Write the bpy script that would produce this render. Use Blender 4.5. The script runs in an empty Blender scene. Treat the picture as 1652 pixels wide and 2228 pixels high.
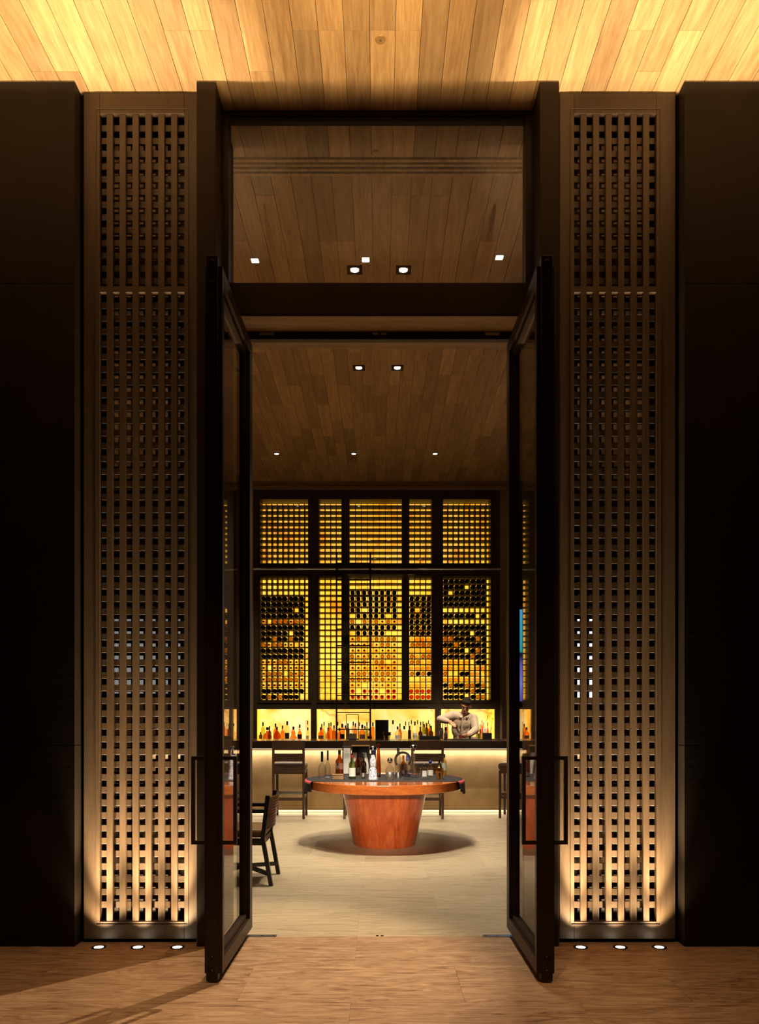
import bpy, bmesh, math, random
from mathutils import Vector, Matrix
random.seed(7)
SC = bpy.context.scene
COL = SC.collection

# ------------------------------------------------------------------ camera, world, exposure
F, CX, HY, EYE = 1700.0, 826.0, 1550.0, 1.52          # focal length in pixels, vanishing point, eye height
IW, IH = 1652.0, 2228.0
cam_d = bpy.data.cameras.new('camera'); cam = bpy.data.objects.new('camera', cam_d); COL.objects.link(cam)
cam.location = (0, 0, EYE); cam.rotation_euler = (math.pi / 2, 0, 0)
cam_d.sensor_fit = 'HORIZONTAL'; cam_d.sensor_width = 36; cam_d.lens = 36 * F / IW
cam_d.shift_x = (IW / 2 - CX) / IW; cam_d.shift_y = (HY - IH / 2) / IW
cam_d.clip_start = .05; cam_d.clip_end = 100
SC.camera = cam
world = bpy.data.worlds.new('world'); SC.world = world; world.use_nodes = True
world.node_tree.nodes['Background'].inputs[0].default_value = (1.0, .72, .42, 1)
world.node_tree.nodes['Background'].inputs[1].default_value = .004
SC.view_settings.view_transform = 'Standard'; SC.view_settings.look = 'None'
SC.view_settings.gamma = 1; SC.view_settings.use_curve_mapping = False
SC.view_settings.exposure = 0.0
SC.cycles.use_denoising = True
SC.cycles.max_bounces = 8; SC.cycles.transparent_max_bounces = 24
SC.cycles.caustics_reflective = False; SC.cycles.caustics_refractive = False
SC.cycles.sample_clamp_indirect = 4.0

def P(px, py, D):
    return Vector(((px - CX) * D / F, D, EYE - (py - HY) * D / F))
def XX(px, D): return (px - CX) * D / F
def ZZ(py, D): return EYE - (py - HY) * D / F

# key depths
D_WALL, D_SCR, D_TR, D_BAR, D_BACK = 5.07, 5.16, 5.32, 11.85, 13.95
CEIL = 5.62

# lamp numbers, tuned together
L_UP = 29; L_GROUND = 760; L_DOWN = 300; L_FOYER = 230; L_THROUGH = 1300; L_BARLED = 45; L_TOE = 3; L_BARSPOT = 420; L_ADDED_SPOT = 3400; TX0 = .05

# ------------------------------------------------------------------ materials
MATS = {}
def nt(name):
    m = bpy.data.materials.new(name); m.use_nodes = True
    t = m.node_tree; b = t.nodes['Principled BSDF']
    MATS[name] = m
    return m, t, b
def plain(name, col, rough=.5, metal=0, spec=.5, bump=0, bscale=40, var=0, vscale=6, coat=0, stretch=(1, 1, 1)):
    m, t, b = nt(name)
    b.inputs['Base Color'].default_value = (*col, 1); b.inputs['Roughness'].default_value = rough
    b.inputs['Metallic'].default_value = metal; b.inputs['Specular IOR Level'].default_value = spec
    b.inputs['Coat Weight'].default_value = coat; b.inputs['Coat Roughness'].default_value = .08
    tc = t.nodes.new('ShaderNodeTexCoord'); mp = t.nodes.new('ShaderNodeMapping')
    mp.inputs['Scale'].default_value = stretch
    t.links.new(tc.outputs['Object'], mp.inputs[0])
    if var:
        n = t.nodes.new('ShaderNodeTexNoise'); n.inputs['Scale'].default_value = vscale; n.inputs['Detail'].default_value = 6
        t.links.new(mp.outputs[0], n.inputs['Vector'])
        r = t.nodes.new('ShaderNodeValToRGB')
        r.color_ramp.elements[0].position = .3; r.color_ramp.elements[1].position = .7
        r.color_ramp.elements[0].color = (*[c * (1 - var) for c in col], 1)
        r.color_ramp.elements[1].color = (*[min(1, c * (1 + var)) for c in col], 1)
        t.links.new(n.outputs['Fac'], r.inputs[0]); t.links.new(r.outputs[0], b.inputs['Base Color'])
    if bump:
        n2 = t.nodes.new('ShaderNodeTexNoise'); n2.inputs['Scale'].default_value = bscale; n2.inputs['Detail'].default_value = 4
        t.links.new(mp.outputs[0], n2.inputs['Vector'])
        bp = t.nodes.new('ShaderNodeBump'); bp.inputs['Strength'].default_value = bump; bp.inputs['Distance'].default_value = .003
        t.links.new(n2.outputs['Fac'], bp.inputs['Height']); t.links.new(bp.outputs[0], b.inputs['Normal'])
    return m
def emit(name, col, s):
    m, t, b = nt(name)
    b.inputs['Base Color'].default_value = (*[c * .5 for c in col], 1)
    b.inputs['Emission Color'].default_value = (*col, 1); b.inputs['Emission Strength'].default_value = s
    return m
def wood(name, c0, c1, c2, scale=(14, 1.1, 14), rough=.45, tone=.35, coat=0, rings=0, bump=.15):
    """grain along local Y unless scale says otherwise; every object gets its own tone and offset"""
    m, t, b = nt(name); N = t.nodes.new; L = t.links.new
    tc = N('ShaderNodeTexCoord'); oi = N('ShaderNodeObjectInfo')
    mul = N('ShaderNodeMath'); mul.operation = 'MULTIPLY'; mul.inputs[1].default_value = 57.3
    L(oi.outputs['Random'], mul.inputs[0])
    add = N('ShaderNodeVectorMath'); add.operation = 'ADD'
    L(tc.outputs['Object'], add.inputs[0]); L(mul.outputs[0], add.inputs[1])
    mp = N('ShaderNodeMapping'); mp.inputs['Scale'].default_value = scale; L(add.outputs[0], mp.inputs[0])
    n = N('ShaderNodeTexNoise'); n.inputs['Scale'].default_value = 1.0; n.inputs['Detail'].default_value = 9; n.inputs['Roughness'].default_value = .62; n.inputs['Distortion'].default_value = 1.4
    L(mp.outputs[0], n.inputs['Vector'])
    w = N('ShaderNodeTexNoise'); w.inputs['Scale'].default_value = 7; w.inputs['Detail'].default_value = 3; w.inputs['Distortion'].default_value = .4
    L(mp.outputs[0], w.inputs['Vector'])
    mx = N('ShaderNodeMix'); mx.data_type = 'FLOAT'; mx.inputs['Factor'].default_value = .35
    L(n.outputs['Fac'], mx.inputs['A']); L(w.outputs['Fac'], mx.inputs['B'])
    r = N('ShaderNodeValToRGB'); e = r.color_ramp.elements
    e[0].position = .32; e[0].color = (*c0, 1); e[1].position = .68; e[1].color = (*c2, 1)
    k = e.new(.5); k.color = (*c1, 1)
    L(mx.outputs['Result'], r.inputs[0])
    hsv = N('ShaderNodeHueSaturation')
    mr = N('ShaderNodeMapRange'); mr.inputs['To Min'].default_value = 1 - tone; mr.inputs['To Max'].default_value = 1 + tone * .6
    L(oi.outputs['Random'], mr.inputs['Value']); L(mr.outputs[0], hsv.inputs['Value'])
    L(r.outputs[0], hsv.inputs['Color']); L(hsv.outputs[0], b.inputs['Base Color'])
    b.inputs['Roughness'].default_value = rough; b.inputs['Coat Weight'].default_value = coat; b.inputs['Coat Roughness'].default_value = .06
    bp = N('ShaderNodeBump'); bp.inputs['Strength'].default_value = bump; bp.inputs['Distance'].default_value = .002
    L(mx.outputs['Result'], bp.inputs['Height']); L(bp.outputs[0], b.inputs['Normal'])
    return m
def travertine(name, c0, c1, c2, sc=(2.2, 12, 3)):
    m, t, b = nt(name); N = t.nodes.new; L = t.links.new
    tc = N('ShaderNodeTexCoord'); oi = N('ShaderNodeObjectInfo')
    mul = N('ShaderNodeMath'); mul.operation = 'MULTIPLY'; mul.inputs[1].default_value = 41.7
    L(oi.outputs['Random'], mul.inputs[0])
    add = N('ShaderNodeVectorMath'); add.operation = 'ADD'
    L(tc.outputs['Object'], add.inputs[0]); L(mul.outputs[0], add.inputs[1])
    mp = N('ShaderNodeMapping'); mp.inputs['Scale'].default_value = sc; L(add.outputs[0], mp.inputs[0])
    n = N('ShaderNodeTexNoise'); n.inputs['Scale'].default_value = 1.6; n.inputs['Detail'].default_value = 10; n.inputs['Roughness'].default_value = .68; n.inputs['Distortion'].default_value = 2.6
    L(mp.outputs[0], n.inputs['Vector'])
    r = N('ShaderNodeValToRGB'); e = r.color_ramp.elements
    e[0].position = .34; e[0].color = (*c0, 1); e[1].position = .64; e[1].color = (*c2, 1)
    k = e.new(.46); k.color = (*c1, 1)
    L(n.outputs['Fac'], r.inputs[0])
    hsv = N('ShaderNodeHueSaturation'); mr = N('ShaderNodeMapRange'); mr.inputs['To Min'].default_value = .94; mr.inputs['To Max'].default_value = 1.05
    L(oi.outputs['Random'], mr.inputs['Value']); L(mr.outputs[0], hsv.inputs['Value'])
    L(r.outputs[0], hsv.inputs['Color']); L(hsv.outputs[0], b.inputs['Base Color'])
    b.inputs['Roughness'].default_value = .42; b.inputs['Specular IOR Level'].default_value = .3
    return m
def onyx(name, strength, c0=(.70, .18, .008), c1=(1, .43, .022), c2=(1, .55, .07)):
    m, t, b = nt(name); N = t.nodes.new; L = t.links.new
    g = N('ShaderNodeNewGeometry')
    n = N('ShaderNodeTexNoise'); n.inputs['Scale'].default_value = 1.5; n.inputs['Detail'].default_value = 7; n.inputs['Roughness'].default_value = .6; n.inputs['Distortion'].default_value = 1.2
    L(g.outputs['Position'], n.inputs['Vector'])
    r = N('ShaderNodeValToRGB'); e = r.color_ramp.elements
    e[0].position = .30; e[0].color = (*c0, 1); e[1].position = .64; e[1].color = (*c2, 1)
    k = e.new(.42); k.color = (*c1, 1)
    L(n.outputs['Fac'], r.inputs[0])
    # thin dark veins: near a zero crossing of a second noise
    n2 = N('ShaderNodeTexNoise'); n2.inputs['Scale'].default_value = .75; n2.inputs['Detail'].default_value = 6; n2.inputs['Distortion'].default_value = .8
    mp = N('ShaderNodeMapping'); mp.inputs['Rotation'].default_value = (0, .5, 0); mp.inputs['Location'].default_value = (3.1, 0, 1.7)
    L(g.outputs['Position'], mp.inputs[0]); L(mp.outputs[0], n2.inputs['Vector'])
    s = N('ShaderNodeMath'); s.operation = 'SUBTRACT'; s.inputs[1].default_value = .5; L(n2.outputs['Fac'], s.inputs[0])
    a = N('ShaderNodeMath'); a.operation = 'ABSOLUTE'; L(s.outputs[0], a.inputs[0])
    mr = N('ShaderNodeMapRange'); mr.inputs['From Max'].default_value = .022; mr.inputs['To Min'].default_value = .42; mr.inputs['To Max'].default_value = 1
    L(a.outputs[0], mr.inputs['Value'])
    n3 = N('ShaderNodeTexNoise'); n3.inputs['Scale'].default_value = 2.2; L(g.outputs['Position'], n3.inputs['Vector'])
    mr3 = N('ShaderNodeMapRange'); mr3.inputs['From Min'].default_value = .42; mr3.inputs['From Max'].default_value = .55; L(n3.outputs['Fac'], mr3.inputs['Value'])
    mxv = N('ShaderNodeMath'); mxv.operation = 'MAXIMUM'; L(mr.outputs[0], mxv.inputs[0]); L(mr3.outputs[0], mxv.inputs[1])
    mx = N('ShaderNodeMix'); mx.data_type = 'RGBA'; mx.inputs['A'].default_value = (.45, .085, .006, 1)
    L(mxv.outputs[0], mx.inputs['Factor']); L(r.outputs[0], mx.inputs['B'])
    L(mx.outputs['Result'], b.inputs['Emission Color']); L(mx.outputs['Result'], b.inputs['Base Color'])
    b.inputs['Emission Strength'].default_value = strength; b.inputs['Roughness'].default_value = .3
    return m
def schlick(t, f0, f1=1.0):
    lw = t.nodes.new('ShaderNodeLayerWeight'); lw.inputs[0].default_value = .5
    pw = t.nodes.new('ShaderNodeMath'); pw.operation = 'POWER'; pw.inputs[1].default_value = 5
    ma = t.nodes.new('ShaderNodeMath'); ma.operation = 'MULTIPLY_ADD'; ma.inputs[1].default_value = f1 - f0; ma.inputs[2].default_value = f0
    t.links.new(lw.outputs['Facing'], pw.inputs[0]); t.links.new(pw.outputs[0], ma.inputs[0])
    return ma.outputs[0]
def pane(name, tint=(1, 1, 1), f0=.035):
    m = bpy.data.materials.new(name); m.use_nodes = True; MATS[name] = m
    t = m.node_tree; t.nodes.clear(); N = t.nodes.new; L = t.links.new
    o = N('ShaderNodeOutputMaterial'); mx = N('ShaderNodeMixShader'); tr = N('ShaderNodeBsdfTransparent'); gl = N('ShaderNodeBsdfGlossy')
    tr.inputs[0].default_value = (*tint, 1); gl.inputs['Roughness'].default_value = 0.0
    L(schlick(t, f0), mx.inputs[0]); L(tr.outputs[0], mx.inputs[1]); L(gl.outputs[0], mx.inputs[2]); L(mx.outputs[0], o.inputs[0])
    return m
def bottle_glass(name, col, clear=.7, ior=1.45):
    """cheap see-through glass: tinted transparency with sharp highlights"""
    m = bpy.data.materials.new(name); m.use_nodes = True; MATS[name] = m
    t = m.node_tree; t.nodes.clear(); N = t.nodes.new; L = t.links.new
    o = N('ShaderNodeOutputMaterial'); mx = N('ShaderNodeMixShader'); mx2 = N('ShaderNodeMixShader')
    tr = N('ShaderNodeBsdfTransparent'); df = N('ShaderNodeBsdfRefraction'); gl = N('ShaderNodeBsdfGlossy')
    tr.inputs[0].default_value = (*col, 1); df.inputs[0].default_value = (*col, 1); df.inputs['IOR'].default_value = 1.3; df.inputs['Roughness'].default_value = .03
    mx2.inputs[0].default_value = 1 - clear
    gl.inputs['Roughness'].default_value = .03
    L(tr.outputs[0], mx2.inputs[1]); L(df.outputs[0], mx2.inputs[2])
    L(schlick(t, .05, .8), mx.inputs[0]); L(mx2.outputs[0], mx.inputs[1]); L(gl.outputs[0], mx.inputs[2]); L(mx.outputs[0], o.inputs[0])
    return m

plain('wall_bronze', (.016, .0088, .0032), .6, 0, .2, bump=.1, var=.25, vscale=3)
wood('screen_bronze', (.058, .032, .0125), (.078, .043, .0168), (.098, .055, .022), (22, 22, 2.5), .46, .16, bump=.05)
plain('frame_bronze', (.024, .012, .0045), .55, 0, .2, bump=.08, bscale=120, var=.2, vscale=8)
plain('door_metal', (.024, .011, .0045), .42, .1, .3)
plain('black_gap', (.004, .003, .002), .8, 0, .1)
wood('oak_ceiling', (.34, .17, .06), (.50, .28, .108), (.63, .39, .165), (13, 1.0, 13), .55, .28)
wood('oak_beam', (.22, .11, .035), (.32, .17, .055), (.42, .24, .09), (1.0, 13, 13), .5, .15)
travertine('stone_inside', (.24, .18, .105), (.41, .325, .205), (.53, .44, .295), (1.2, 15, 3))
travertine('stone_foyer', (.15, .075, .038), (.35, .21, .115), (.54, .365, .22), (1.5, 11, 3))  # same stone as inside, with the foyer's warm light tinted into its colour
onyx('onyx_high', 1.25); onyx('onyx_rack', 1.9); onyx('onyx_niche', 1.3, (.85, .32, .02), (1, .60, .10), (1, .80, .36))
pane('clear_pane', (.97, .96, .94)); pane('rack_pane', (.98, .98, .98), .02)
plain('rack_dark', (.016, .009, .004), .6, 0, .2); plain('cabinet_dark', (.055, .032, .013), .5, 0, .3, var=.2)
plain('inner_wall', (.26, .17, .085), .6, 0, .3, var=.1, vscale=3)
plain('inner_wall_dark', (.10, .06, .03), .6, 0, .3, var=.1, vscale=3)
plain('champagne', (.52, .34, .155), .42, .6, .5, bump=.1, bscale=30, var=.14, vscale=5)
wood('bar_walnut', (.018, .009, .004), (.03, .015, .007), (.045, .024, .011), (2, 14, 14), .3, .2, coat=.4)
wood('stool_walnut', (.045, .022, .011), (.075, .038, .02), (.11, .058, .03), (16, 16, 2), .4, .1)
wood('chair_black', (.004, .0028, .002), (.007, .0045, .003), (.012, .0075, .005), (16, 16, 2), .32, .1)
wood('cherry', (.26, .040, .010), (.41, .072, .016), (.54, .125, .030), (9, 9, .9), .3, .05, coat=.35, bump=.04)
wood('cherry_edge', (.29, .068, .014), (.44, .115, .024), (.55, .175, .042), (2.2, 2.2, 10), .16, .05, coat=.45, bump=.04)
plain('leather', (.085, .042, .024), .5, 0, .4, bump=.15, bscale=90)
plain('leather_tan', (.17, .085, .03), .55, 0, .4, bump=.15, bscale=90)
plain('chrome', (.75, .75, .75), .12, 1); plain('steel', (.5, .5, .5), .25, 1); plain('brass', (.55, .36, .12), .25, 1)
plain('gold', (.9, .6, .2), .18, 1); plain('iron_dark', (.02, .013, .008), .4, .6)
plain('black_plastic', (.008, .007, .006), .35); plain('paper', (.72, .68, .6), .7); plain('dark_label', (.02, .012, .01), .6)
plain('cloth_grey', (.035, .032, .032), .85, 0, .2, bump=.3, bscale=300); plain('cloth_pink', (.55, .09, .10), .85, 0, .2)
plain('shirt', (.58, .42, .29), .8, 0, .2, bump=.15, bscale=120, var=.06, vscale=12); plain('trousers', (.02, .018, .016), .8)
plain('skin', (.62, .30, .17), .5, 0, .4, var=.06, vscale=20); plain('hair', (.012, .007, .004), .7, 0, .15, bump=.5, bscale=120, stretch=(1, 1, .25))
plain('eye_dark', (.03, .015, .01), .3); plain('lips', (.42, .15, .10), .5)
plain('silver_plate', (.35, .34, .33), .3, .9); plain('wood_box', (.26, .13, .03), .4, var=.25, vscale=20, stretch=(1, 6, 6))
plain('terracotta', (.35, .15, .09), .5); plain('napkin', (.55, .58, .45), .7)
plain('liquid_red', (.55, .05, .02), .15); plain('blue_cap', (.02, .03, .22), .2, .2)
plain('red_wax', (.30, .015, .015), .35)
emit('lamp_white', (1, .96, .9), 14); emit('lamp_square', (1, .93, .8), 6); emit('lamp_ground', (1, .9, .68), 20)
emit('strip_warm', (1, .78, .42), 1.6); emit('strip_white', (1, .93, .84), 3)
emit('display_bright', (.80, .84, 1), 2.4); emit('window_glow', (.62, .66, .68), .30)
bottle_glass('g_clear', (.96, .96, .95), .82); bottle_glass('g_pale', (.97, .90, .66), .75); bottle_glass('g_amber', (.88, .50, .18), .7); bottle_glass('g_honey', (.93, .72, .32), .7)
bottle_glass('g_cognac', (.70, .32, .11), .7); bottle_glass('g_green', (.60, .68, .30), .7); bottle_glass('g_dark', (.22, .13, .06), .6)
bottle_glass('g_red', (.72, .22, .12), .7); bottle_glass('g_blue', (.5, .55, .9), .8); bottle_glass('g_gold', (.72, .50, .20), .6)
plain('wine_dark', (.012, .007, .004), .25, 0, .5); plain('wine_foil', (.05, .02, .012), .4)
# blue painted ceramic
m, t, b = nt('ceramic'); N = t.nodes.new; L = t.links.new
tc = N('ShaderNodeTexCoord'); v = N('ShaderNodeTexVoronoi'); v.feature = 'DISTANCE_TO_EDGE'; v.inputs['Scale'].default_value = 30
nz = N('ShaderNodeTexNoise'); nz.inputs['Scale'].default_value = 12
L(tc.outputs['Object'], nz.inputs['Vector'])
av = N('ShaderNodeVectorMath'); av.operation = 'MULTIPLY_ADD'; av.inputs[1].default_value = (.06, .06, .06)
L(nz.outputs['Color'], av.inputs[0]); L(tc.outputs['Object'], av.inputs[2]); L(av.outputs[0], v.inputs['Vector'])
r = N('ShaderNodeValToRGB'); r.color_ramp.interpolation = 'CONSTANT'; r.color_ramp.elements[0].color = (.05, .07, .26, 1); r.color_ramp.elements[1].position = .055; r.color_ramp.elements[1].color = (.78, .76, .74, 1)
L(v.outputs['Distance'], r.inputs[0]); L(r.outputs[0], b.inputs['Base Color']); b.inputs['Roughness'].default_value = .15
# tall display: blue water picture above, violet picture below
m, t, b = nt('display_picture'); N = t.nodes.new; L = t.links.new
g = N('ShaderNodeTexCoord'); sp = N('ShaderNodeSeparateXYZ'); L(g.outputs['Generated'], sp.inputs[0])
nz = N('ShaderNodeTexNoise'); nz.inputs['Scale'].default_value = 5; nz.inputs['Detail'].default_value = 5; nz.inputs['Distortion'].default_value = 1
L(g.outputs['Generated'], nz.inputs['Vector'])
r = N('ShaderNodeValToRGB'); e = r.color_ramp.elements
e[0].position = 0; e[0].color = (.10, .08, .35, 1); e[1].position = 1; e[1].color = (.10, .45, .85, 1)
for p_, c_ in ((.2, (.22, .30, .85, 1)), (.4, (.16, .14, .5, 1)), (.50, (.01, .01, .03, 1)), (.53, (.01, .03, .06, 1)), (.55, (.03, .42, .5, 1)), (.8, (.05, .5, .7, 1))):
    k = e.new(p_); k.color = c_
mm = N('ShaderNodeMath'); mm.operation = 'MULTIPLY_ADD'; mm.inputs[1].default_value = .08; L(nz.outputs['Fac'], mm.inputs[0]); L(sp.outputs['Z'], mm.inputs[2])
sb = N('ShaderNodeMath'); sb.operation = 'SUBTRACT'; sb.inputs[1].default_value = .04; L(mm.outputs[0], sb.inputs[0])
L(sb.outputs[0], r.inputs[0]); L(r.outputs[0], b.inputs['Emission Color']); b.inputs['Emission Strength'].default_value = 1.6; b.inputs['Base Color'].default_value = (.01, .01, .01, 1)

# ------------------------------------------------------------------ mesh helpers
def mesh_obj(name, me, mat=None, parent=None, loc=(0, 0, 0), smooth=False):
    if mat and not me.materials: me.materials.append(MATS[mat])
    if smooth:
        for p in me.polygons: p.use_smooth = True
    o = bpy.data.objects.new(name, me); COL.objects.link(o); o.location = loc
    if parent: o.parent = parent
    return o
def tag(o, label, cat, group=None, kind=None):
    o['label'] = label; o['category'] = cat
    if group: o['group'] = group
    if kind: o['kind'] = kind
    return o
def struct(o): o['kind'] = 'structure'; return o
def thing(name, label, cat, loc=(0, 0, 0), rz=0, group=None):
    o = bpy.data.objects.new(name, None); COL.objects.link(o); o.location = loc; o.rotation_euler = (0, 0, rz)
    o.empty_display_size = .05
    return tag(o, label, cat, group)
CACHE = {}
def box_mesh(dx, dy, dz, bevel=0, mat=None):
    key = (round(dx, 4), round(dy, 4), round(dz, 4), bevel, mat)
    if key in CACHE: return CACHE[key]
    bm = bmesh.new(); bmesh.ops.create_cube(bm, size=1)
    for v in bm.verts: v.co = Vector((v.co.x * dx, v.co.y * dy, v.co.z * dz))
    if bevel: bmesh.ops.bevel(bm, geom=bm.edges[:], offset=bevel, segments=1 if bevel < .006 else 2, affect='EDGES', profile=.5)
    me = bpy.data.meshes.new('box'); bm.to_mesh(me); bm.free()
    if mat: me.materials.append(MATS[mat])
    CACHE[key] = me
    return me
def box(name, x0, x1, y0, y1, z0, z1, mat, parent=None, bevel=0):
    """world-space box; a parent is assumed unrotated"""
    me = box_mesh(abs(x1 - x0), abs(y1 - y0), abs(z1 - z0), bevel, mat)
    c = Vector(((x0 + x1) / 2, (y0 + y1) / 2, (z0 + z1) / 2))
    if parent: c = c - Vector(parent.location)
    return mesh_obj(name, me, None, parent, c)
def lathe_bm(profile, seg=20, bm=None, mtx=None):
    bm = bm or bmesh.new(); rings = []
    for r, z in profile:
        if r < 1e-5: rings.append([bm.verts.new((0, 0, z))])
        else: rings.append([bm.verts.new((r * math.cos(2 * math.pi * i / seg), r * math.sin(2 * math.pi * i / seg), z)) for i in range(seg)])
    new = [v for rg in rings for v in rg]
    for a, c in zip(rings, rings[1:]):
        for i in range(seg):
            j = (i + 1) % seg
            if len(a) == 1 and len(c) == 1: continue
            if len(a) == 1: bm.faces.new((a[0], c[j], c[i]))
            elif len(c) == 1: bm.faces.new((a[i], a[j], c[0]))
            else: bm.faces.new((a[i], a[j], c[j], c[i]))
    if mtx is not None:
        for v in new: v.co = mtx @ v.co
    return bm
def bm_obj(name, bm, mat, parent=None, loc=(0, 0, 0), smooth=True, sharp=35):
    bmesh.ops.recalc_face_normals(bm, faces=bm.faces[:])
    me = bpy.data.meshes.new(name); bm.to_mesh(me); bm.free()
    if mat: me.materials.append(MATS[mat])
    if smooth:
        me.polygons.foreach_set('use_smooth', [True] * len(me.polygons)); me.set_sharp_from_angle(angle=math.radians(sharp))
    return mesh_obj(name, me, None, parent, loc)
def lathe(name, profile, mat, parent=None, loc=(0, 0, 0), seg=24, scale_y=1):
    bm = lathe_bm(profile, seg)
    if scale_y != 1:
        for v in bm.verts: v.co.y *= scale_y
    return bm_obj(name, bm, mat, parent, loc)
def tube_bm(pts, r, seg=8, bm=None):
    bm = bm or bmesh.new(); pts = [Vector(p) for p in pts]; rings = []
    rs = r if isinstance(r, (list, tuple)) else [r] * len(pts)
    for i, p in enumerate(pts):
        d = (pts[min(i + 1, len(pts) - 1)] - pts[max(i - 1, 0)]).normalized()
        u = d.orthogonal().normalized() if i == 0 else (u - d * u.dot(d)).normalized()
        w = d.cross(u)
        rings.append([bm.verts.new(p + (u * math.cos(2 * math.pi * k / seg) + w * math.sin(2 * math.pi * k / seg)) * rs[i]) for k in range(seg)])
    for a, c in zip(rings, rings[1:]):
        for i in range(seg):
            j = (i + 1) % seg; bm.faces.new((a[i], a[j], c[j], c[i]))
    bm.faces.new(rings[0][::-1]); bm.faces.new(rings[-1])
    return bm
def tube(name, pts, r, mat, parent=None, seg=8, loc=(0, 0, 0)):
    return bm_obj(name, tube_bm(pts, r, seg), mat, parent, loc)
def bar_bm(p0, p1, wx, wy, bm=None, bevel=0, up=None):
    """rectangular bar from p0 to p1"""
    own = bm is None; bm = bm or bmesh.new()
    p0, p1 = Vector(p0), Vector(p1); d = (p1 - p0); L_ = d.length; d.normalize()
    up = Vector(up) if up else (Vector((1, 0, 0)) if abs(d.z) > .7 else Vector((0, 0, 1)))
    s = (up - d * up.dot(d)).normalized(); t = d.cross(s)
    vs = [bm.verts.new(p + s * a * wx / 2 + t * c * wy / 2) for p in (p0, p1) for a, c in ((-1, -1), (1, -1), (1, 1), (-1, 1))]
    for f in ((0, 1, 2, 3), (7, 6, 5, 4), (0, 4, 5, 1), (1, 5, 6, 2), (2, 6, 7, 3), (3, 7, 4, 0)): bm.faces.new([vs[i] for i in f])
    if own and bevel: bmesh.ops.bevel(bm, geom=bm.edges[:], offset=bevel, segments=1, affect='EDGES')
    return bm
def bar(name, p0, p1, wx, wy, mat, parent=None, bevel=.003, up=None):
    return bm_obj(name, bar_bm(p0, p1, wx, wy, None, bevel, up), mat, parent, smooth=False)
def prism(name, poly, y0, y1, mat, parent=None, loc=(0, 0, 0)):
    """polygon in XZ extruded along Y"""
    bm = bmesh.new()
    a = [bm.verts.new((x, y0, z)) for x, z in poly]; c = [bm.verts.new((x, y1, z)) for x, z in poly]
    bm.faces.new(a); bm.faces.new(c[::-1])
    for i in range(len(a)): bm.faces.new((a[i], c[i], c[(i + 1) % len(a)], a[(i + 1) % len(a)]))
    return bm_obj(name, bm, mat, parent, loc, smooth=False)
def area_light(name, loc, target, sx, sy, power, col, spread=180, parent=None):
    l = bpy.data.lights.new(name, 'AREA'); l.shape = 'RECTANGLE'; l.size = sx; l.size_y = sy; l.energy = power; l.color = col
    l.spread = math.radians(spread)
    o = bpy.data.objects.new(name, l); COL.objects.link(o); o.location = loc
    o.rotation_euler = (Vector(target) - Vector(loc)).to_track_quat('-Z', 'Y').to_euler()
    if parent: o.parent = parent; o.location = Vector(loc) - Vector(parent.location)
    return o
def spot_light(name, loc, target, power, col, size=60, blend=.5, radius=.03, parent=None):
    l = bpy.data.lights.new(name, 'SPOT'); l.energy = power; l.color = col; l.spot_size = math.radians(size); l.spot_blend = blend; l.shadow_soft_size = radius
    o = bpy.data.objects.new(name, l); COL.objects.link(o); o.location = loc
    o.rotation_euler = (Vector(target) - Vector(loc)).to_track_quat('-Z', 'Y').to_euler()
    if parent: o.parent = parent; o.location = Vector(loc) - Vector(parent.location)
    return o
def copy_tree(o, parent=None, loc=None):
    c = o.copy(); COL.objects.link(c); c.parent = parent
    if loc is not None: c.location = loc
    for ch in list(o.children): copy_tree(ch, c)
    return c
ORD = ['first', 'second', 'third', 'fourth', 'fifth', 'sixth', 'seventh', 'eighth', 'ninth', 'tenth', 'eleventh', 'twelfth', 'thirteenth', 'fourteenth', 'fifteenth',
       'sixteenth', 'seventeenth', 'eighteenth', 'nineteenth', 'twentieth', 'twenty-first', 'twenty-second', 'twenty-third']
W_WARM = (1, .74, .42); W_GOLD = (1, .83, .52); W_NEUT = (1, .86, .68); W_COOL = (1, .87, .68)

# ------------------------------------------------------------------ floor and ceiling
floor = struct(box('floor', -7, 7, -3.2, 15, -.30, -.006, 'stone_foyer'))
TW, TD = 1.2, .6
y = D_TR - .02
rows = [(D_TR - .02 + i * TD, 'stone_inside') for i in range(0, 12)] + [(D_TR - .02 - (i + 1) * TD, 'stone_foyer') for i in range(0, 4)]
for k, (y0, mt) in enumerate(rows):
    off = (k % 2) * .6 - 3.75
    for i in range(7):
        x0 = off + i * TW
        if x0 > 3.4: continue
        box('floor_tile', x0, x0 + TW - .0012, y0, y0 + TD - .0012, -.02, 0, mt, floor)
box('floor_tile_field', -7, 7, D_TR - .02 + 12 * TD, 15, -.02, 0, 'stone_inside', floor)
for s in (-1, 1): box('floor_tile_field', s * 4.7, s * 7, D_TR - .02, D_TR - .024 + 12 * TD, -.02, -.0005, 'stone_inside', floor)

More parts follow.
